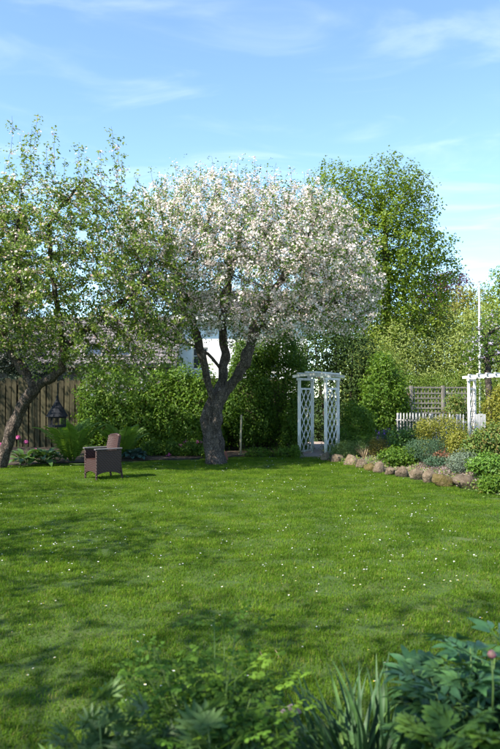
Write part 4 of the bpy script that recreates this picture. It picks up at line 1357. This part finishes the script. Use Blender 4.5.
# edging stones
def stone_mesh(seed, dims, mat, name='boulder'):
    r = np.random.default_rng(seed)
    n1, n2 = 20, 14
    V, F = [], []
    off = Vector(r.uniform(-9, 9, 3))
    cuts = [(Vector(unit(r.normal(size=3) + np.array([0, 0, .35]))), r.uniform(.5, .78)) for _ in range(10)]
    for j in range(n2 + 1):
        th = PI * j / n2
        for i in range(n1):
            ph = 2 * PI * i / n1
            d = Vector((math.sin(th) * math.cos(ph), math.sin(th) * math.sin(ph), math.cos(th)))
            q = d * (1 + .28 * noise.noise(d * 1.6 + off) + .10 * noise.noise(d * 4.5 + off))
            for cn_, cd in cuts:
                o_ = q.dot(cn_) - cd
                if o_ > 0: q -= cn_ * o_ * .8
            V.append((q.x * dims[0] / 2, q.y * dims[1] / 2, q.z * dims[2] / 2))
    for j in range(n2):
        for i in range(n1):
            F.append((j * n1 + i, (j + 1) * n1 + i, (j + 1) * n1 + (i + 1) % n1, j * n1 + (i + 1) % n1))
    return mesh_py(name, V, F, mat, True)
stones = [ # px, base py, width px, height px, mossy, label
    (326, 460.5, 11, 8, 0, 'small tan edging stone at the arch foot'),
    (338, 462.5, 12, 8, 0, 'small flat edging stone in front of the pale cushion plant'),
    (352, 465.5, 12, 10, 0, 'small brown edging stone right of the pale cushion plant'),
    (371, 471.0, 12, 8, 1, 'low mossy ochre edging stone'),
    (380, 473.0, 12, 9, 0, 'rounded edging stone beside the mossy ochre one'),
    (390.5, 475.0, 11, 9, 0, 'narrow grey-brown edging stone'),
    (404.5, 477.5, 14, 10, 0, 'rounded grey edging stone before the bright green perennial'),
    (418, 480.0, 14, 11, 0, 'upright grey edging stone before the silvery bush'),
    (431, 483.5, 14, 13, 0, 'tall tan edging stone next to the flat boulder'),
    (447, 487.5, 22, 12, 1, 'broad flat mossy boulder among the pebbles'),
    (471, 489.5, 27, 15, 0, 'largest tan boulder of the edging by the rose bush'),
    (362, 468.0, 10, 8, 0, 'tiny brown edging stone left of the mossy ochre one'),
    (412, 474.0, 8, 6, 0, 'small stone in the second row of the edging'),
    (398, 472.0, 7, 5, 0, 'small stone behind the narrow edging stone'),
]
for i, (px_, py_, wp, hp, ms, lab) in enumerate(stones):
    gq = G(px_, py_); s_ = gq.y / FPX
    w_, h_ = wp * s_ * 1.0, hp * s_ * 1.05
    o = add('edging_stone', stone_mesh(200 + i, (w_ * 1.2, w_ * .95, h_ * (1.3 + .5 * ((i * 7) % 5) / 4)), M_mossy if ms else M_stone, 'edging_stone'), None, (gq.x, gq.y + w_ * .4, h_ * .34), (random.uniform(-.2, .2), random.uniform(-.25, .25), random.uniform(-.8, .8)))
    tag(o, lab, 'stone', 'edging stones of the raised bed')

# pinkish pebbles spread behind the stones
def pebbles():
    r = np.random.default_rng(77)
    n = 4200
    y_ = r.uniform(12.4, 17.6, n); x0_ = np.array([edge_x(t) for t in y_])
    x_ = x0_ + np.abs(r.normal(0, .42, n)) - .05
    z_ = np.array([rbed_z(a_, b_) for a_, b_ in zip(x_, y_)]) + .012
    oct_v = np.array([(1, 0, 0), (0, 1, 0), (-1, 0, 0), (0, -1, 0), (0, 0, .6), (0, 0, -.6)], dtype=np.float32)
    oct_f = np.array([(0, 1, 4), (1, 2, 4), (2, 3, 4), (3, 0, 4), (1, 0, 5), (2, 1, 5), (3, 2, 5), (0, 3, 5)], dtype=np.int32)
    d_ = r.normal(size=(n, 3)) * np.array([1, 1, .25])
    R_ = frames(d_, np.tile([0, 0, 1.0], (n, 1)))
    V, F, per = scatter(oct_v, oct_f, np.stack([x_, y_, z_], 1), R_, np.stack([r.uniform(.012, .03, n), r.uniform(.012, .03, n), r.uniform(.01, .022, n)], 1))
    return mesh_np('pebbles', V, F, M_pebble, smooth=False)
tag(add('pebbles', pebbles()), 'pinkish grey pebbles spread behind the edging stones', 'pebbles', kind='stuff')

# ------------------------------------------------------------------ plants in the fence border
def frond_me(seed, L):
    r = np.random.default_rng(seed); mb = MB()
    n = 30; y_ = z_ = 0; ang = .0
    pts = []
    for i in range(n + 1):
        t = i / n; ang = -1.15 * t ** 2.2
        pts.append((0, y_, z_)); y_ += L / n * math.cos(ang); z_ += L / n * math.sin(ang)
    V, F = tube_vf(pts[::4] + [pts[-1]], [.007] * (len(pts[::4])) + [.002], 4); mb.put(V, F)
    for i in range(3, n + 1):
        t = i / n
        pl = .19 * L * math.sin(PI * min(1, t * .9 + .1)) ** .8 + .01
        for s_ in (-1, 1):
            Mx = Matrix.Translation(pts[i]) @ Matrix.Rotation(-s_ * (PI / 2 - .35), 4, 'Z') @ Matrix.Rotation(-.15 + r.uniform(-.15, .15), 4, 'X')
            mb.put(*blade_vf(pl, .030 * L, 3, .15, .4, .3), Mx)
    return leafdata('frond', mb, ML['fern'], .5)
fr = [frond_me(i, 1.0) for i in range(3)]
def fern(px_, py_, s_, nf, label, spread=.5):
    gq = G(px_, py_); e = empty('fern', (gq.x, gq.y, .05), 0, label, 'fern', 'ferns in the fence border')
    for i in range(nf):
        a_ = 2 * PI * i / nf + random.uniform(-.2, .2)
        place('frond', fr[i % 3], e, (.05 * math.cos(a_ + PI / 2), .05 * math.sin(a_ + PI / 2), 0), a_, random.uniform(1.05, 1.42), 0, s_ * random.uniform(.85, 1.1))
    return e
fern(72, 463, 1.15, 20, 'large bright fern in front of the plank fence under the bird feeder')
fern(122, 459.5, 1.02, 18, 'bright fern against the hedge right behind the chair')

def broad_me(L, W_, mat, nm='leaf', pet=.6):
    mb = MB()
    mb.put(*tube_vf([(0, 0, 0), (0, L * pet * .5, L * pet * .1), (0, L * pet, 0)], [.006, .005, .004], 4))
    V, F = blade_vf(L, W_, 7, .35, 1.3, .38, wave=.08)
    mb.put(V, F, Matrix.Translation((0, L * pet, 0)))
    return leafdata(nm, mb, mat, .5)
ho = [broad_me(.24, .15, ML['hosta']), broad_me(.28, .12, ML['hosta'])]
hb = [broad_me(.20, .16, ML['bluehosta'])]
def hosta(px_, py_, ms, nl, label, s_=1.0, rad=.12):
    gq = G(px_, py_); e = empty('hosta', (gq.x, gq.y, .05), 0, label, 'hosta', 'broad-leaved clumps in the fence border')
    for i in range(nl):
        a_ = 2.4 * i; k_ = i / nl
        place('leaf', ms[i % len(ms)], e, (rad * .5 * math.cos(a_), rad * .5 * math.sin(a_), 0), a_ - PI / 2, .35 + .95 * (1 - k_) + random.uniform(-.1, .1), random.uniform(-.25, .25), s_ * random.uniform(.8, 1.15))
    return e
hosta(43, 465, ho, 34, 'green broad-leaved hosta between leaning trunk and large fern', 1.15)
hosta(24, 465.5, ho, 26, 'green broad-leaved clump under the pink globe flowers', 1.05)
hosta(57, 462.5, ho, 22, 'small green hosta tucked beside the large fern', .9)
hosta(98, 459.5, ho, 26, 'green hosta behind the wicker chair', 1.0)
hosta(134, 460, hb, 40, 'blue-green hosta right of the fern against the hedge', 1.05)

# pink globe flowers on bare stems
for i, (px_, py_, d_, lab) in enumerate([(18, 437.5, 16.9, 'tallest pink globe flower beside the leaning trunk'), (26, 442, 17.0, 'middle pink globe flower of the three by the fence'), (35.5, 450.5, 17.1, 'lowest pink globe flower above the hosta leaves'),
                                        (0, 445, 16.9, 'pink globe flower behind the leaning trunk')]):
    p_ = P(px_, py_, d_)
    e = empty('globe_flower', (p_.x, d_, .04), 0, lab, 'flower', 'pink globe flowers by the fence')
    hz = p_.z - .04
    MB().tube([(0, 0, 0), (.01, 0, hz * .5), (0, 0, hz)], [.006, .005, .004], 5).obj('stem', M_greenstem, e)
    r = np.random.default_rng(300 + i); u_ = unit(r.normal(size=(150, 3)))
    add('flower_head', leaf_mesh('flower_head', ML['pinkf'], u_ * .042 + np.array([0, 0, hz]), u_, .03, PETAL_V, PETAL_F, .4, seed=i), e)

# low plants with deep pink flowers at the foot of the hedge
for i, (px_, wp, lab) in enumerate([(152, 20, 'low green plant without flowers at the hedge foot by the blue-green hosta'), (172, 24, 'low plant with deep pink flowers at the middle of the hedge foot'), (193, 24, 'low plant with deep pink flowers beside the blossom tree trunk')]):
    gq = G(px_, 457.5); rx = wp / FPX * gq.y / 2
    shrub('flowering_plant', lab, 'plant', (gq.x, gq.y + .3, .05), [((gq.x, gq.y + .3, .2), (rx, .3, .22)), ((gq.x - rx * .4, gq.y + .2, .15), (rx * .6, .25, .17)), ((gq.x + rx * .5, gq.y + .25, .15), (rx * .6, .25, .18))],
          4000, ML['shrub'], .055, 310 + i, per=3, stem_r=.005, flowers=None if i == 0 else [('flowers', ML['pinkf'], 5, .05, 9)])
# weeds along the lawn edge and round the trunk
for i, (px_, py_, wp, hm, lab) in enumerate([(258, 457, 26, .2, 'low weeds along the lawn edge right of the trunk'), (285, 457, 24, .22, 'low weeds along the lawn edge near the arch'), (208, 459, 14, .35, 'leafy weed growing against the left of the trunk'),
                                            (296, 458.5, 6, .32, 'single bright leafy weed at the left foot of the arch')]):
    gq = G(px_, py_); rx = wp / FPX * gq.y / 2
    shrub('weed', lab, 'plant', (gq.x, gq.y + .2, .03), [((gq.x, gq.y + .2, hm * .45), (rx, .2, hm * .5)), ((gq.x + rx * .4, gq.y + .1, hm * .3), (rx * .6, .2, hm * .35))], 1600, ML['hedge'], .05, 330 + i, per=3, stem_r=.004)
# pale stake and brick by the trunk
gq = G(240.5, 456.0)
s = empty('garden_stake', (gq.x, gq.y + .1, 0), 0, 'thin pale wooden stake standing beside the blossom tree trunk', 'stake')
MB().tube([(0, 0, -.05), (.004, 0, .5), (.02, 0, 1.05), (.02, 0, 1.08)], [.028, .027, .025, .012], 9).obj('pole', M_stake, s, True)
MB().box((0.02, 0, .04), (.16, .05, .025), bev=.004).obj('foot', M_stake, s)
gq = G(226.2, 460.5)
o = MB().box((0, 0, .11), (.10, .06, .23), bev=.01).obj('brick', M_brick, None, loc=(gq.x, gq.y, -.005), rot=(0, -.22, .4))
tag(o, 'old red brick leaning against the foot of the blossom tree', 'brick')

# ------------------------------------------------------------------ wicker armchair
cp = G(100, 480.0)
CH_FWD = Vector((-.80, -.60)).normalized()
c = empty('wicker_armchair', (cp.x, cp.y + .25, 0), math.atan2(CH_FWD.y, CH_FWD.x) + PI / 2, 'dark brown wicker armchair standing alone on the lawn', 'chair')
# local: front = -Y
Wc, Dc = .58, .57
def apron(w_, z0, z1, arch, t=.03):
    """panel in local XZ with an arched lower edge"""
    V, F = [], []
    n = 12
    for i in range(n + 1):
        u_ = i / n; x_ = -w_ / 2 + u_ * w_
        zb = z0 + arch * math.sin(PI * u_) ** .7
        V += [(x_, -t / 2, zb), (x_, -t / 2, z1), (x_, t / 2, zb), (x_, t / 2, z1)]
    for i in range(n):
        a = i * 4
        F += [(a, a + 4, a + 5, a + 1), (a + 2, a + 3, a + 7, a + 6), (a + 1, a + 5, a + 7, a + 3), (a, a + 2, a + 6, a + 4)]
    F += [(0, 1, 3, 2), (n * 4, n * 4 + 2, n * 4 + 3, n * 4 + 1)]
    return V, F
for s_ in (-1, 1):
    V, F = apron(Dc - .06, .10, .60, .06)
    add('side_panel', mesh_py('side_panel', V, F, M_wicker), c, (s_ * (Wc / 2 - .02), .0, 0), (0, 0, PI / 2))
    MB().box((0, 0, 0), (.085, Dc + .02, .028), bev=.01).obj('armrest', M_armtop, c, loc=(s_ * (Wc / 2 - .02), -.01, .625))
    MB().tube([(s_ * (Wc / 2 - .025), -Dc / 2 + .02, 0), (s_ * (Wc / 2 - .025), -Dc / 2 + .02, .61)], [.020, .026], 8).obj('leg', M_wicker, c)
    MB().tube([(s_ * (Wc / 2 - .03), Dc / 2 + .03, 0), (s_ * (Wc / 2 - .03), Dc / 2 - .02, .3), (s_ * (Wc / 2 - .03), Dc / 2 - .02, .61)], [.020, .024, .026], 8).obj('leg', M_wicker, c)
V, F = apron(Wc - .08, .11, .36, .06)
add('front_panel', mesh_py('front_panel', V, F, M_wicker), c, (0, -Dc / 2 + .03, 0))
V, F = apron(Wc - .08, .11, .36, .06)
add('rear_panel', mesh_py('rear_panel', V, F, M_wicker), c, (0, Dc / 2 - .03, 0))
MB().box((0, -.01, .385), (Wc - .075, Dc - .06, .05), bev=.015).obj('seat', M_wicker, c)
V, F = [], []
nx, nz_ = 8, 8
for k in (0, 1):
    for j in range(nz_ + 1):
        v_ = j / nz_; z_ = .40 + v_ * (.47 + .0)
        for i in range(nx + 1):
            u_ = i / nx - .5
            wz = (Wc - .07) * (1 - .06 * v_)
            V.append((u_ * wz, Dc / 2 - .085 + .09 * v_ - .05 * (u_ * 2) ** 2 + k * .055, z_ + (.025 * (1 - (2 * u_) ** 2) if j == nz_ else 0)))
m_ = (nx + 1) * (nz_ + 1)
for j in range(nz_):
    for i in range(nx):
        a = j * (nx + 1) + i
        F += [(a, a + 1, a + nx + 2, a + nx + 1), (m_ + a, m_ + a + nx + 1, m_ + a + nx + 2, m_ + a + 1)]
for i in range(nx):
    a = nz_ * (nx + 1) + i; F.append((a, a + 1, m_ + a + 1, m_ + a)); F.append((i, m_ + i, m_ + i + 1, i + 1))
for j in range(nz_):
    a = j * (nx + 1); b_ = a + nx
    F.append((a, a + nx + 1, m_ + a + nx + 1, m_ + a)); F.append((b_, m_ + b_, m_ + b_ + nx + 1, b_ + nx + 1))
add('backrest', mesh_py('backrest', V, F, M_wicker), c)
MB().tube([(-.22, Dc / 2 - .01, .872), (0, Dc / 2 + .033, .898), (.22, Dc / 2 - .01, .872)], .028, 8).obj('top_rim', M_wicker, c, True)

c.scale = (.93, .93, .93)
# ------------------------------------------------------------------ hanging bird feeder
bp_ = P(57, 427, d1 - .25)
bf = empty('bird_feeder', (bp_.x, bp_.y, bp_.z), 0, 'dark hanging bird feeder with conical roof under the apple limb', 'bird feeder')
def cone(z0, z1, r0, r1, n=8):
    V = [(r0 * math.cos(2 * PI * k / n), r0 * math.sin(2 * PI * k / n), z0) for k in range(n)] + [(r1 * math.cos(2 * PI * k / n), r1 * math.sin(2 * PI * k / n), z1) for k in range(n)]
    F = [(k, (k + 1) % n, n + (k + 1) % n, n + k) for k in range(n)] + [tuple(range(n - 1, -1, -1)), tuple(range(n, 2 * n))]
    return V, F
mb = MB(); hr = .45
for k in range(6):                                   # overlapping courses
    z_ = .225 + k * .065; r_ = .245 * (1 - k / 6.2)
    mb.put(*cone(z_, z_ + .075, r_, max(.02, r_ - .048), 12))
rf_ = mb.obj('roof', M_black, bf)
MB().tube([(0, 0, .60), (0, 0, .64), (0, 0, .68)], [.02, .028, .012], 8).obj('finial', M_black, rf_)
MB().put(*cone(0, .045, .19, .20, 8)).obj('tray', M_black, bf)
MB().put(*cone(.195, .225, .2, .2, 8)).obj('ceiling_ring', M_black, bf)
for k in range(8):
    a = 2 * PI * (k + .5) / 8
    MB().box((.17 * math.cos(a), .17 * math.sin(a), .12), (.022, .022, .16)).obj('post', M_black, bf)
MB().put(*cone(.045, .09, .05, .03, 8)).obj('feed', M_feed, bf)
hook = P(58.5, 372.5, d1 - .33)
MB().tube([(0, 0, .67), (hook.x - bp_.x, hook.y - bp_.y, hook.z - bp_.z)], .004, 5).obj('wire', M_metal, bf)
# ------------------------------------------------------------------ daisies in the lawn
def daisy_vf():
    V = [(0, 0, .042)]; F = []
    n = 10
    for k in range(n):
        a0, a1 = 2 * PI * (k - .4) / n, 2 * PI * (k + .4) / n
        b = len(V)
        V += [(.0105 * math.cos(a0), .0105 * math.sin(a0), .045), (.0105 * math.cos(a1), .0105 * math.sin(a1), .045)]
        F.append((0, b, b + 1))
    return V, F
V, F = daisy_vf()
dv = np.array(V, dtype=np.float32); df = np.array(F, dtype=np.int32)
pet_me = mesh_np('petals', dv, df, ML['daisy'], np.full(len(df), .6))
mb = MB(); mb.tube([(0, 0, .042), (0, 0, .0465), (0, 0, .048)], [.0042, .004, .0015], 8); eye_me = leafdata('eye', mb, ML['yolk'], .5)
mb = MB(); mb.tube([(0, 0, -.005), (0, 0, .042)], .0009, 4); stem_me = mb.mesh('stem', M_greenstem)
cand = []
rr = np.random.default_rng(55)
while len(cand) < 900:
    y_ = float(rr.uniform(3.6, 18.6)); x_ = float(rr.uniform(-.36 * y_ - .6, .36 * y_ + .4))
    if x_ > edge_x(y_) - .15 or y_ > edge_y(x_) - .1: continue
    dens = .5 + .9 * noise.noise(Vector((x_ * .45, y_ * .45, 5))) + .4 * noise.noise(Vector((x_ * 1.6, y_ * 1.6, 8)))
    if rr.uniform() < dens * (.35 if y_ < 6 else 1): cand.append((x_, y_))
cand.sort(key=lambda c_: c_[1])
for x_, y_ in cand[:110]:
    s_ = random.uniform(.5, .8)
    e = empty('daisy', (x_, y_, lawn_z(x_, y_)), 0, 'small white daisy open in the lawn grass', 'daisy', 'daisies in the lawn')
    tz = random.uniform(-.3, .3)
    add('petals', pet_me, e, scale=s_, rot=(tz, random.uniform(-.3, .3), random.uniform(0, 6)))
    add('eye', eye_me, e, scale=s_, rot=(tz, 0, 0))
    add('stem', stem_me, e, scale=s_)
far = np.array(cand[110:])
n = len(far)
pos = np.zeros((n, 3)); pos[:, :2] = far; pos[:, 2] = [lawn_z(a_, b_) for a_, b_ in far]
R_ = frames(np.stack([rr.normal(size=n), rr.normal(size=n), rr.normal(size=n) * .15], 1), np.stack([rr.normal(size=n) * .25, rr.normal(size=n) * .25, np.ones(n)], 1))
V, F, per = scatter(dv, df, pos, R_, rr.uniform(.5, .85, n))
tag(add('daisies', mesh_np('daisies', V, F, ML['daisy'], np.repeat(rr.uniform(0, 1, n), per))), 'many tiny white daisies scattered over the far lawn', 'daisies', kind='stuff')

# ------------------------------------------------------------------ plants at the photographer's feet
def leaflet(mb, L, W_, Mx, droop=.4, fold=.22, nseg=6, peak=.42):
    mb.put(*blade_vf(L, W_, nseg, fold, droop, peak), Mx)

def peony_leaf(seed):
    """twice divided leaf: three arms of three long leaflets"""
    r = np.random.default_rng(seed); mb = MB()
    pl = .13
    mb.put(*tube_vf([(0, 0, 0), (0, pl, .0)], [.0035, .0028], 5))
    for arm, az in ((0, 0), (1, .75), (2, -.75)):
        al = .07 if arm == 0 else .05
        M0 = Matrix.Translation((0, pl, 0)) @ Matrix.Rotation(az, 4, 'Z') @ Matrix.Rotation(r.uniform(-.15, .2), 4, 'X')
        V, F = tube_vf([(0, 0, 0), (0, al, 0)], [.0025, .002], 4); mb.put(V, F, M0)
        for k, a2 in ((0, 0), (1, .62), (2, -.62)):
            Lf = r.uniform(.105, .14) * (1 if k == 0 else .85)
            M1 = M0 @ Matrix.Translation((0, al, 0)) @ Matrix.Rotation(a2 + r.uniform(-.1, .1), 4, 'Z') @ Matrix.Rotation(r.uniform(-.25, .25), 4, 'X') @ Matrix.Rotation(r.uniform(-.3, .3), 4, 'Y')
            leaflet(mb, Lf, Lf * .33, M1, .55, .28, 7)
    return mb

def lobed_leaf(seed):
    """palmate leaf cut into toothed lobes"""
    r = np.random.default_rng(seed); mb = MB()
    mb.put(*tube_vf([(0, 0, 0), (0, .10, 0)], [.003, .0025], 5))
    for k, az in enumerate((0, .62, -.62, 1.25, -1.25)):
        L = (.095, .085, .085, .065, .065)[k]
        M0 = Matrix.Translation((0, .10, 0)) @ Matrix.Rotation(az, 4, 'Z') @ Matrix.Rotation(r.uniform(-.1, .1), 4, 'X')
        leaflet(mb, L, L * .55, M0, .4, .2, 6, .58)
        for s_ in (-1, 1):
            leaflet(mb, L * .55, L * .26, M0 @ Matrix.Translation((s_ * L * .08, L * .42, .002)) @ Matrix.Rotation(-s_ * .55, 4, 'Z'), .3, .2, 4)
            leaflet(mb, L * .40, L * .20, M0 @ Matrix.Translation((s_ * L * .06, L * .62, .003)) @ Matrix.Rotation(-s_ * .42, 4, 'Z'), .3, .2, 4)
    return mb

def fine_leaf(seed):
    """airy compound leaf with small rounded leaflets"""
    r = np.random.default_rng(seed); mb = MB()
    mb.put(*tube_vf([(0, 0, 0), (0, .12, .01), (0, .22, 0)], [.0018, .0015, .001], 4))
    for y_, az, L in ((.10, 1.0, .075), (.10, -1.0, .075), (.155, .9, .06), (.155, -.9, .06), (.22, 0, .04)):
        M0 = Matrix.Translation((0, y_, 0)) @ Matrix.Rotation(az + r.uniform(-.15, .15), 4, 'Z') @ Matrix.Rotation(r.uniform(-.3, .2), 4, 'X')
        V, F = tube_vf([(0, 0, 0), (0, L, 0)], [.001, .0008], 3); mb.put(V, F, M0)
        for yy, a2 in ((.45, 1.0), (.45, -1.0), (.8, .8), (.8, -.8), (1.0, 0)):
            Lf = r.uniform(.018, .027)
            leaflet(mb, Lf, Lf * .95, M0 @ Matrix.Translation((0, L * yy, 0)) @ Matrix.Rotation(a2, 4, 'Z') @ Matrix.Rotation(r.uniform(-.5, .4), 4, 'X'), .5, .2, 4, .6)
    return mb

def spiky_leaf(seed):
    r = np.random.default_rng(seed); mb = MB()
    mb.put(*tube_vf([(0, 0, 0), (0, .12, 0)], [.0025, .002], 4))
    for k in range(9):
        az = (k - 4) * .42
        L = .085 - .006 * abs(k - 4)
        leaflet(mb, L, .016, Matrix.Translation((0, .12, 0)) @ Matrix.Rotation(az, 4, 'Z') @ Matrix.Rotation(r.uniform(.1, .35), 4, 'X'), .4, .35, 4)
    return mb

def leafy_plant(name, label, x_, y_, h, rad, nst, per, makers, mat, vals, seed, smin=.8, smax=1.15, stem_r=.005, topheavy=.35, lean=.5, z0=.03, group=None, tiltr=(.0, .7)):
    r = random.Random(seed)
    e = empty(name, (x_, y_, z0), 0, label, 'plant', group)
    mes = [leafdata('leaf', mk(seed + i), mat, v) for i, (mk, v) in enumerate(zip(makers, vals))]
    for s_ in range(nst):
        a = r.uniform(0, 2 * PI); q = rad * math.sqrt(r.uniform(0, 1)); hh = h * r.uniform(.7, 1.05) * (1 - .25 * q / rad)
        bx_, by_ = .25 * q * math.cos(a), .25 * q * math.sin(a)
        tx, ty = q * math.cos(a), q * math.sin(a)
        mid = (bx_ * .55 + tx * .45, by_ * .55 + ty * .45, hh * .55)
        MB().tube([(bx_, by_, -.04), mid, (tx, ty, hh)], [stem_r, stem_r * .8, stem_r * .4], 6).obj('stem', M_greenstem, e, True)
        for k in range(per):
            t = topheavy + (1 - topheavy) * (k + .5) / per
            if t < .5: p = [bx_ + (mid[0] - bx_) * t * 2, by_ + (mid[1] - by_) * t * 2, mid[2] * t * 2]
            else:
                u = (t - .5) * 2; p = [mid[0] + (tx - mid[0]) * u, mid[1] + (ty - mid[1]) * u, mid[2] + (hh - mid[2]) * u]
            az = a - PI / 2 + 2.4 * k + r.uniform(-.5, .5)
            place('leaf', r.choice(mes), e, p, az, r.uniform(*tiltr), r.uniform(-.35, .35), r.uniform(smin, smax))
    return e

def at(px_, dd): return P(px_, 400, dd).x
pe = leafy_plant('peony', 'glossy blue-green peony with a pink bud above the lawn edge', at(478, 2.75), 2.75, .62, .28, 16, 7, [peony_leaf] * 4, ML['peony'], [.2, .45, .6, .8], 401, smin=.65, smax=.95, tiltr=(-.1, .6))
bud = P(492, 658, 2.55)
bm = MB(); bm.tube([(0, 0, -.2), (.004, 0, -.1), (0, 0, 0)], [.003, .003, .003], 6)
sb = bm.obj('bud_stem', M_greenstem, pe, True, loc=(bud.x - pe.location.x, bud.y - pe.location.y, bud.z - pe.location.z))
bm = MB()
V, F = tube_vf([(0, 0, -.002), (0, 0, .004), (0, 0, .013), (0, 0, .022), (0, 0, .028)], [.004, .013, .016, .011, .003], 12); bm.put(V, F)
M_bud = surf('peony_bud', [(.10, .13, .04), (.22, .10, .10), (.45, .10, .2)], 40, rough=.5, bump=.1)
bm.obj('bud', M_bud, sb, True)
leafy_plant('peony', 'second peony clump leaning in beside the strap-leaved clump', at(545, 2.9), 2.95, .60, .28, 9, 6, [peony_leaf] * 3, ML['peony'], [.25, .5, .7], 402, smin=.65, smax=.95, tiltr=(-.1, .6))
leafy_plant('monkshood', 'light green deeply lobed leaves in front of the peony', at(468, 2.25), 2.2, .62, .22, 12, 5, [lobed_leaf] * 3, ML['lobed'], [.3, .55, .8], 403, tiltr=(.1, .9))
leafy_plant('columbine', 'tall airy fine-leaved columbine in the middle of the border', at(218, 2.95), 2.95, .70, .30, 22, 7, [fine_leaf] * 4, ML['meadow'], [.2, .45, .6, .9], 404, smin=.65, smax=1.0, stem_r=.0035, topheavy=.22, tiltr=(-.2, .7))
leafy_plant('columbine', 'lower fine-leaved columbine in front of the tall one', at(225, 2.5), 2.5, .50, .24, 15, 7, [fine_leaf] * 3, ML['meadow'], [.15, .35, .5], 405, smin=.65, smax=.95, stem_r=.003, topheavy=.2, tiltr=(-.2, .7))
leafy_plant('columbine', 'fine-leaved columbine beside the spiky-leaved plant', at(165, 2.65), 2.65, .44, .24, 12, 7, [fine_leaf] * 3, ML['meadow'], [.15, .35, .5], 406, stem_r=.003, topheavy=.2, tiltr=(-.2, .7))
leafy_plant('lupin', 'low spiky palmate-leaved plant at the left of the border', at(118, 2.55), 2.5, .56, .22, 16, 5, [spiky_leaf] * 3, ML['lupin'], [.3, .5, .7], 407, tiltr=(.2, 1.1))
leafy_plant('lupin', 'small spiky palmate-leaved plant under the columbine', at(205, 2.4), 2.4, .50, .16, 10, 5, [spiky_leaf] * 3, ML['lupin'], [.3, .5, .7], 408, tiltr=(.2, 1.1))

# strap-leaved clump
ic = empty('daylily', (at(366, 2.9), 2.9, .03), 0, 'clump of dark green strap leaves between columbine and peony', 'plant')
straps = []
for k in range(5):
    mb = MB(); mb.put(*blade_vf(.70, .033, 9, .35, .35 + .28 * k, .25)); straps.append(leafdata('leaf', mb, ML['iris'], .2 + .15 * k))
for i in range(240):
    a_ = random.uniform(0, 2 * PI); q = .27 * math.sqrt(random.random())
    px_, py_ = 1.15 * q * math.cos(a_), .7 * q * math.sin(a_)
    place('leaf', straps[i % 5], ic, (px_, py_, -.02), a_ - PI / 2 + random.uniform(-.9, .9), random.uniform(1.1, 1.52), random.uniform(-.4, .4), random.uniform(.52, .8))
# flat stone in the border
gq = G(291, 718)
o = add('flat_stone', stone_mesh(260, (.13, .10, .06), M_pebble, 'flat_stone'), None, (gq.x, gq.y, .035), (0, 0, .3))
tag(o, 'flat pale stone lying between the columbine and the strap leaves', 'stone')
# dry stalks lying on the lawn
for i, (pa_, pb_) in enumerate([((257, 648), (263, 657)), ((275, 650), (279, 657))]):
    a_, b_ = G(*pa_, .04), G(*pb_, .045)
    o = MB().tube([a_, (a_ + b_) / 2 + Vector((0, 0, .006)), b_], [.002, .0025, .0015], 5).obj('dry_stalk', ML['straw'])
    tag(o, ['longer dry straw stalk lying on the lawn beyond the columbine', 'shorter dry straw stalk lying on the lawn beyond the columbine'][i], 'stalk', 'dry stalks on the lawn')

# ------------------------------------------------------------------ unseen trees added outside the frame to shade lawn, border and fence
shade = make_tree('shade_tree', 'leafy tree added outside the view, left of the lawn, for dappled shade', 'tree', (-9.3, 4.2, 0),
    [[(-9.3, 4.2, -.05), (-9.2, 4.2, 1.4), (-9.3, 4.3, 2.6), (-9.2, 4.2, 4.5)]],
    [((-9.2, 4.2, 4.9), (2.7, 2.7, 2.1)), ((-8.2, 5.2, 4.2), (1.7, 1.7, 1.3)), ((-10.4, 3.4, 4.4), (1.7, 1.7, 1.5))], 2200,
    [dict(part='crown', mat=ML['apple'], size=.10, per=5, ros=1, sig=.12, tight=.07, clump=True)], R=.11, D=.25, dk=.34, bark=M_bark_grey, seed=33, thr=.02, group='shade trees added outside the view')
for x_, y_, a_, s_, lab in ((-4.2, -.5, 1.3, 1.15, 'leafy tree added outside the view behind the near border to shade it'), (-7.5, 9.4, 2.6, .8, 'leafy tree added outside the view to shade the middle of the lawn'),
                         (-1.2, -5.2, 4.0, 1.15, 'unseen leafy tree added behind the photographer for shade'),
                         (-9.9, 18.7, 5.2, 1.0, 'leafy tree added outside the view to shade the far fence')):
    c_ = copy_tree(shade); c_.location = (x_, y_, 0); c_.rotation_euler = (0, 0, a_); c_.scale = (s_, s_, s_); c_['label'] = lab
shade.location = (-6.9, 4.6, 0)
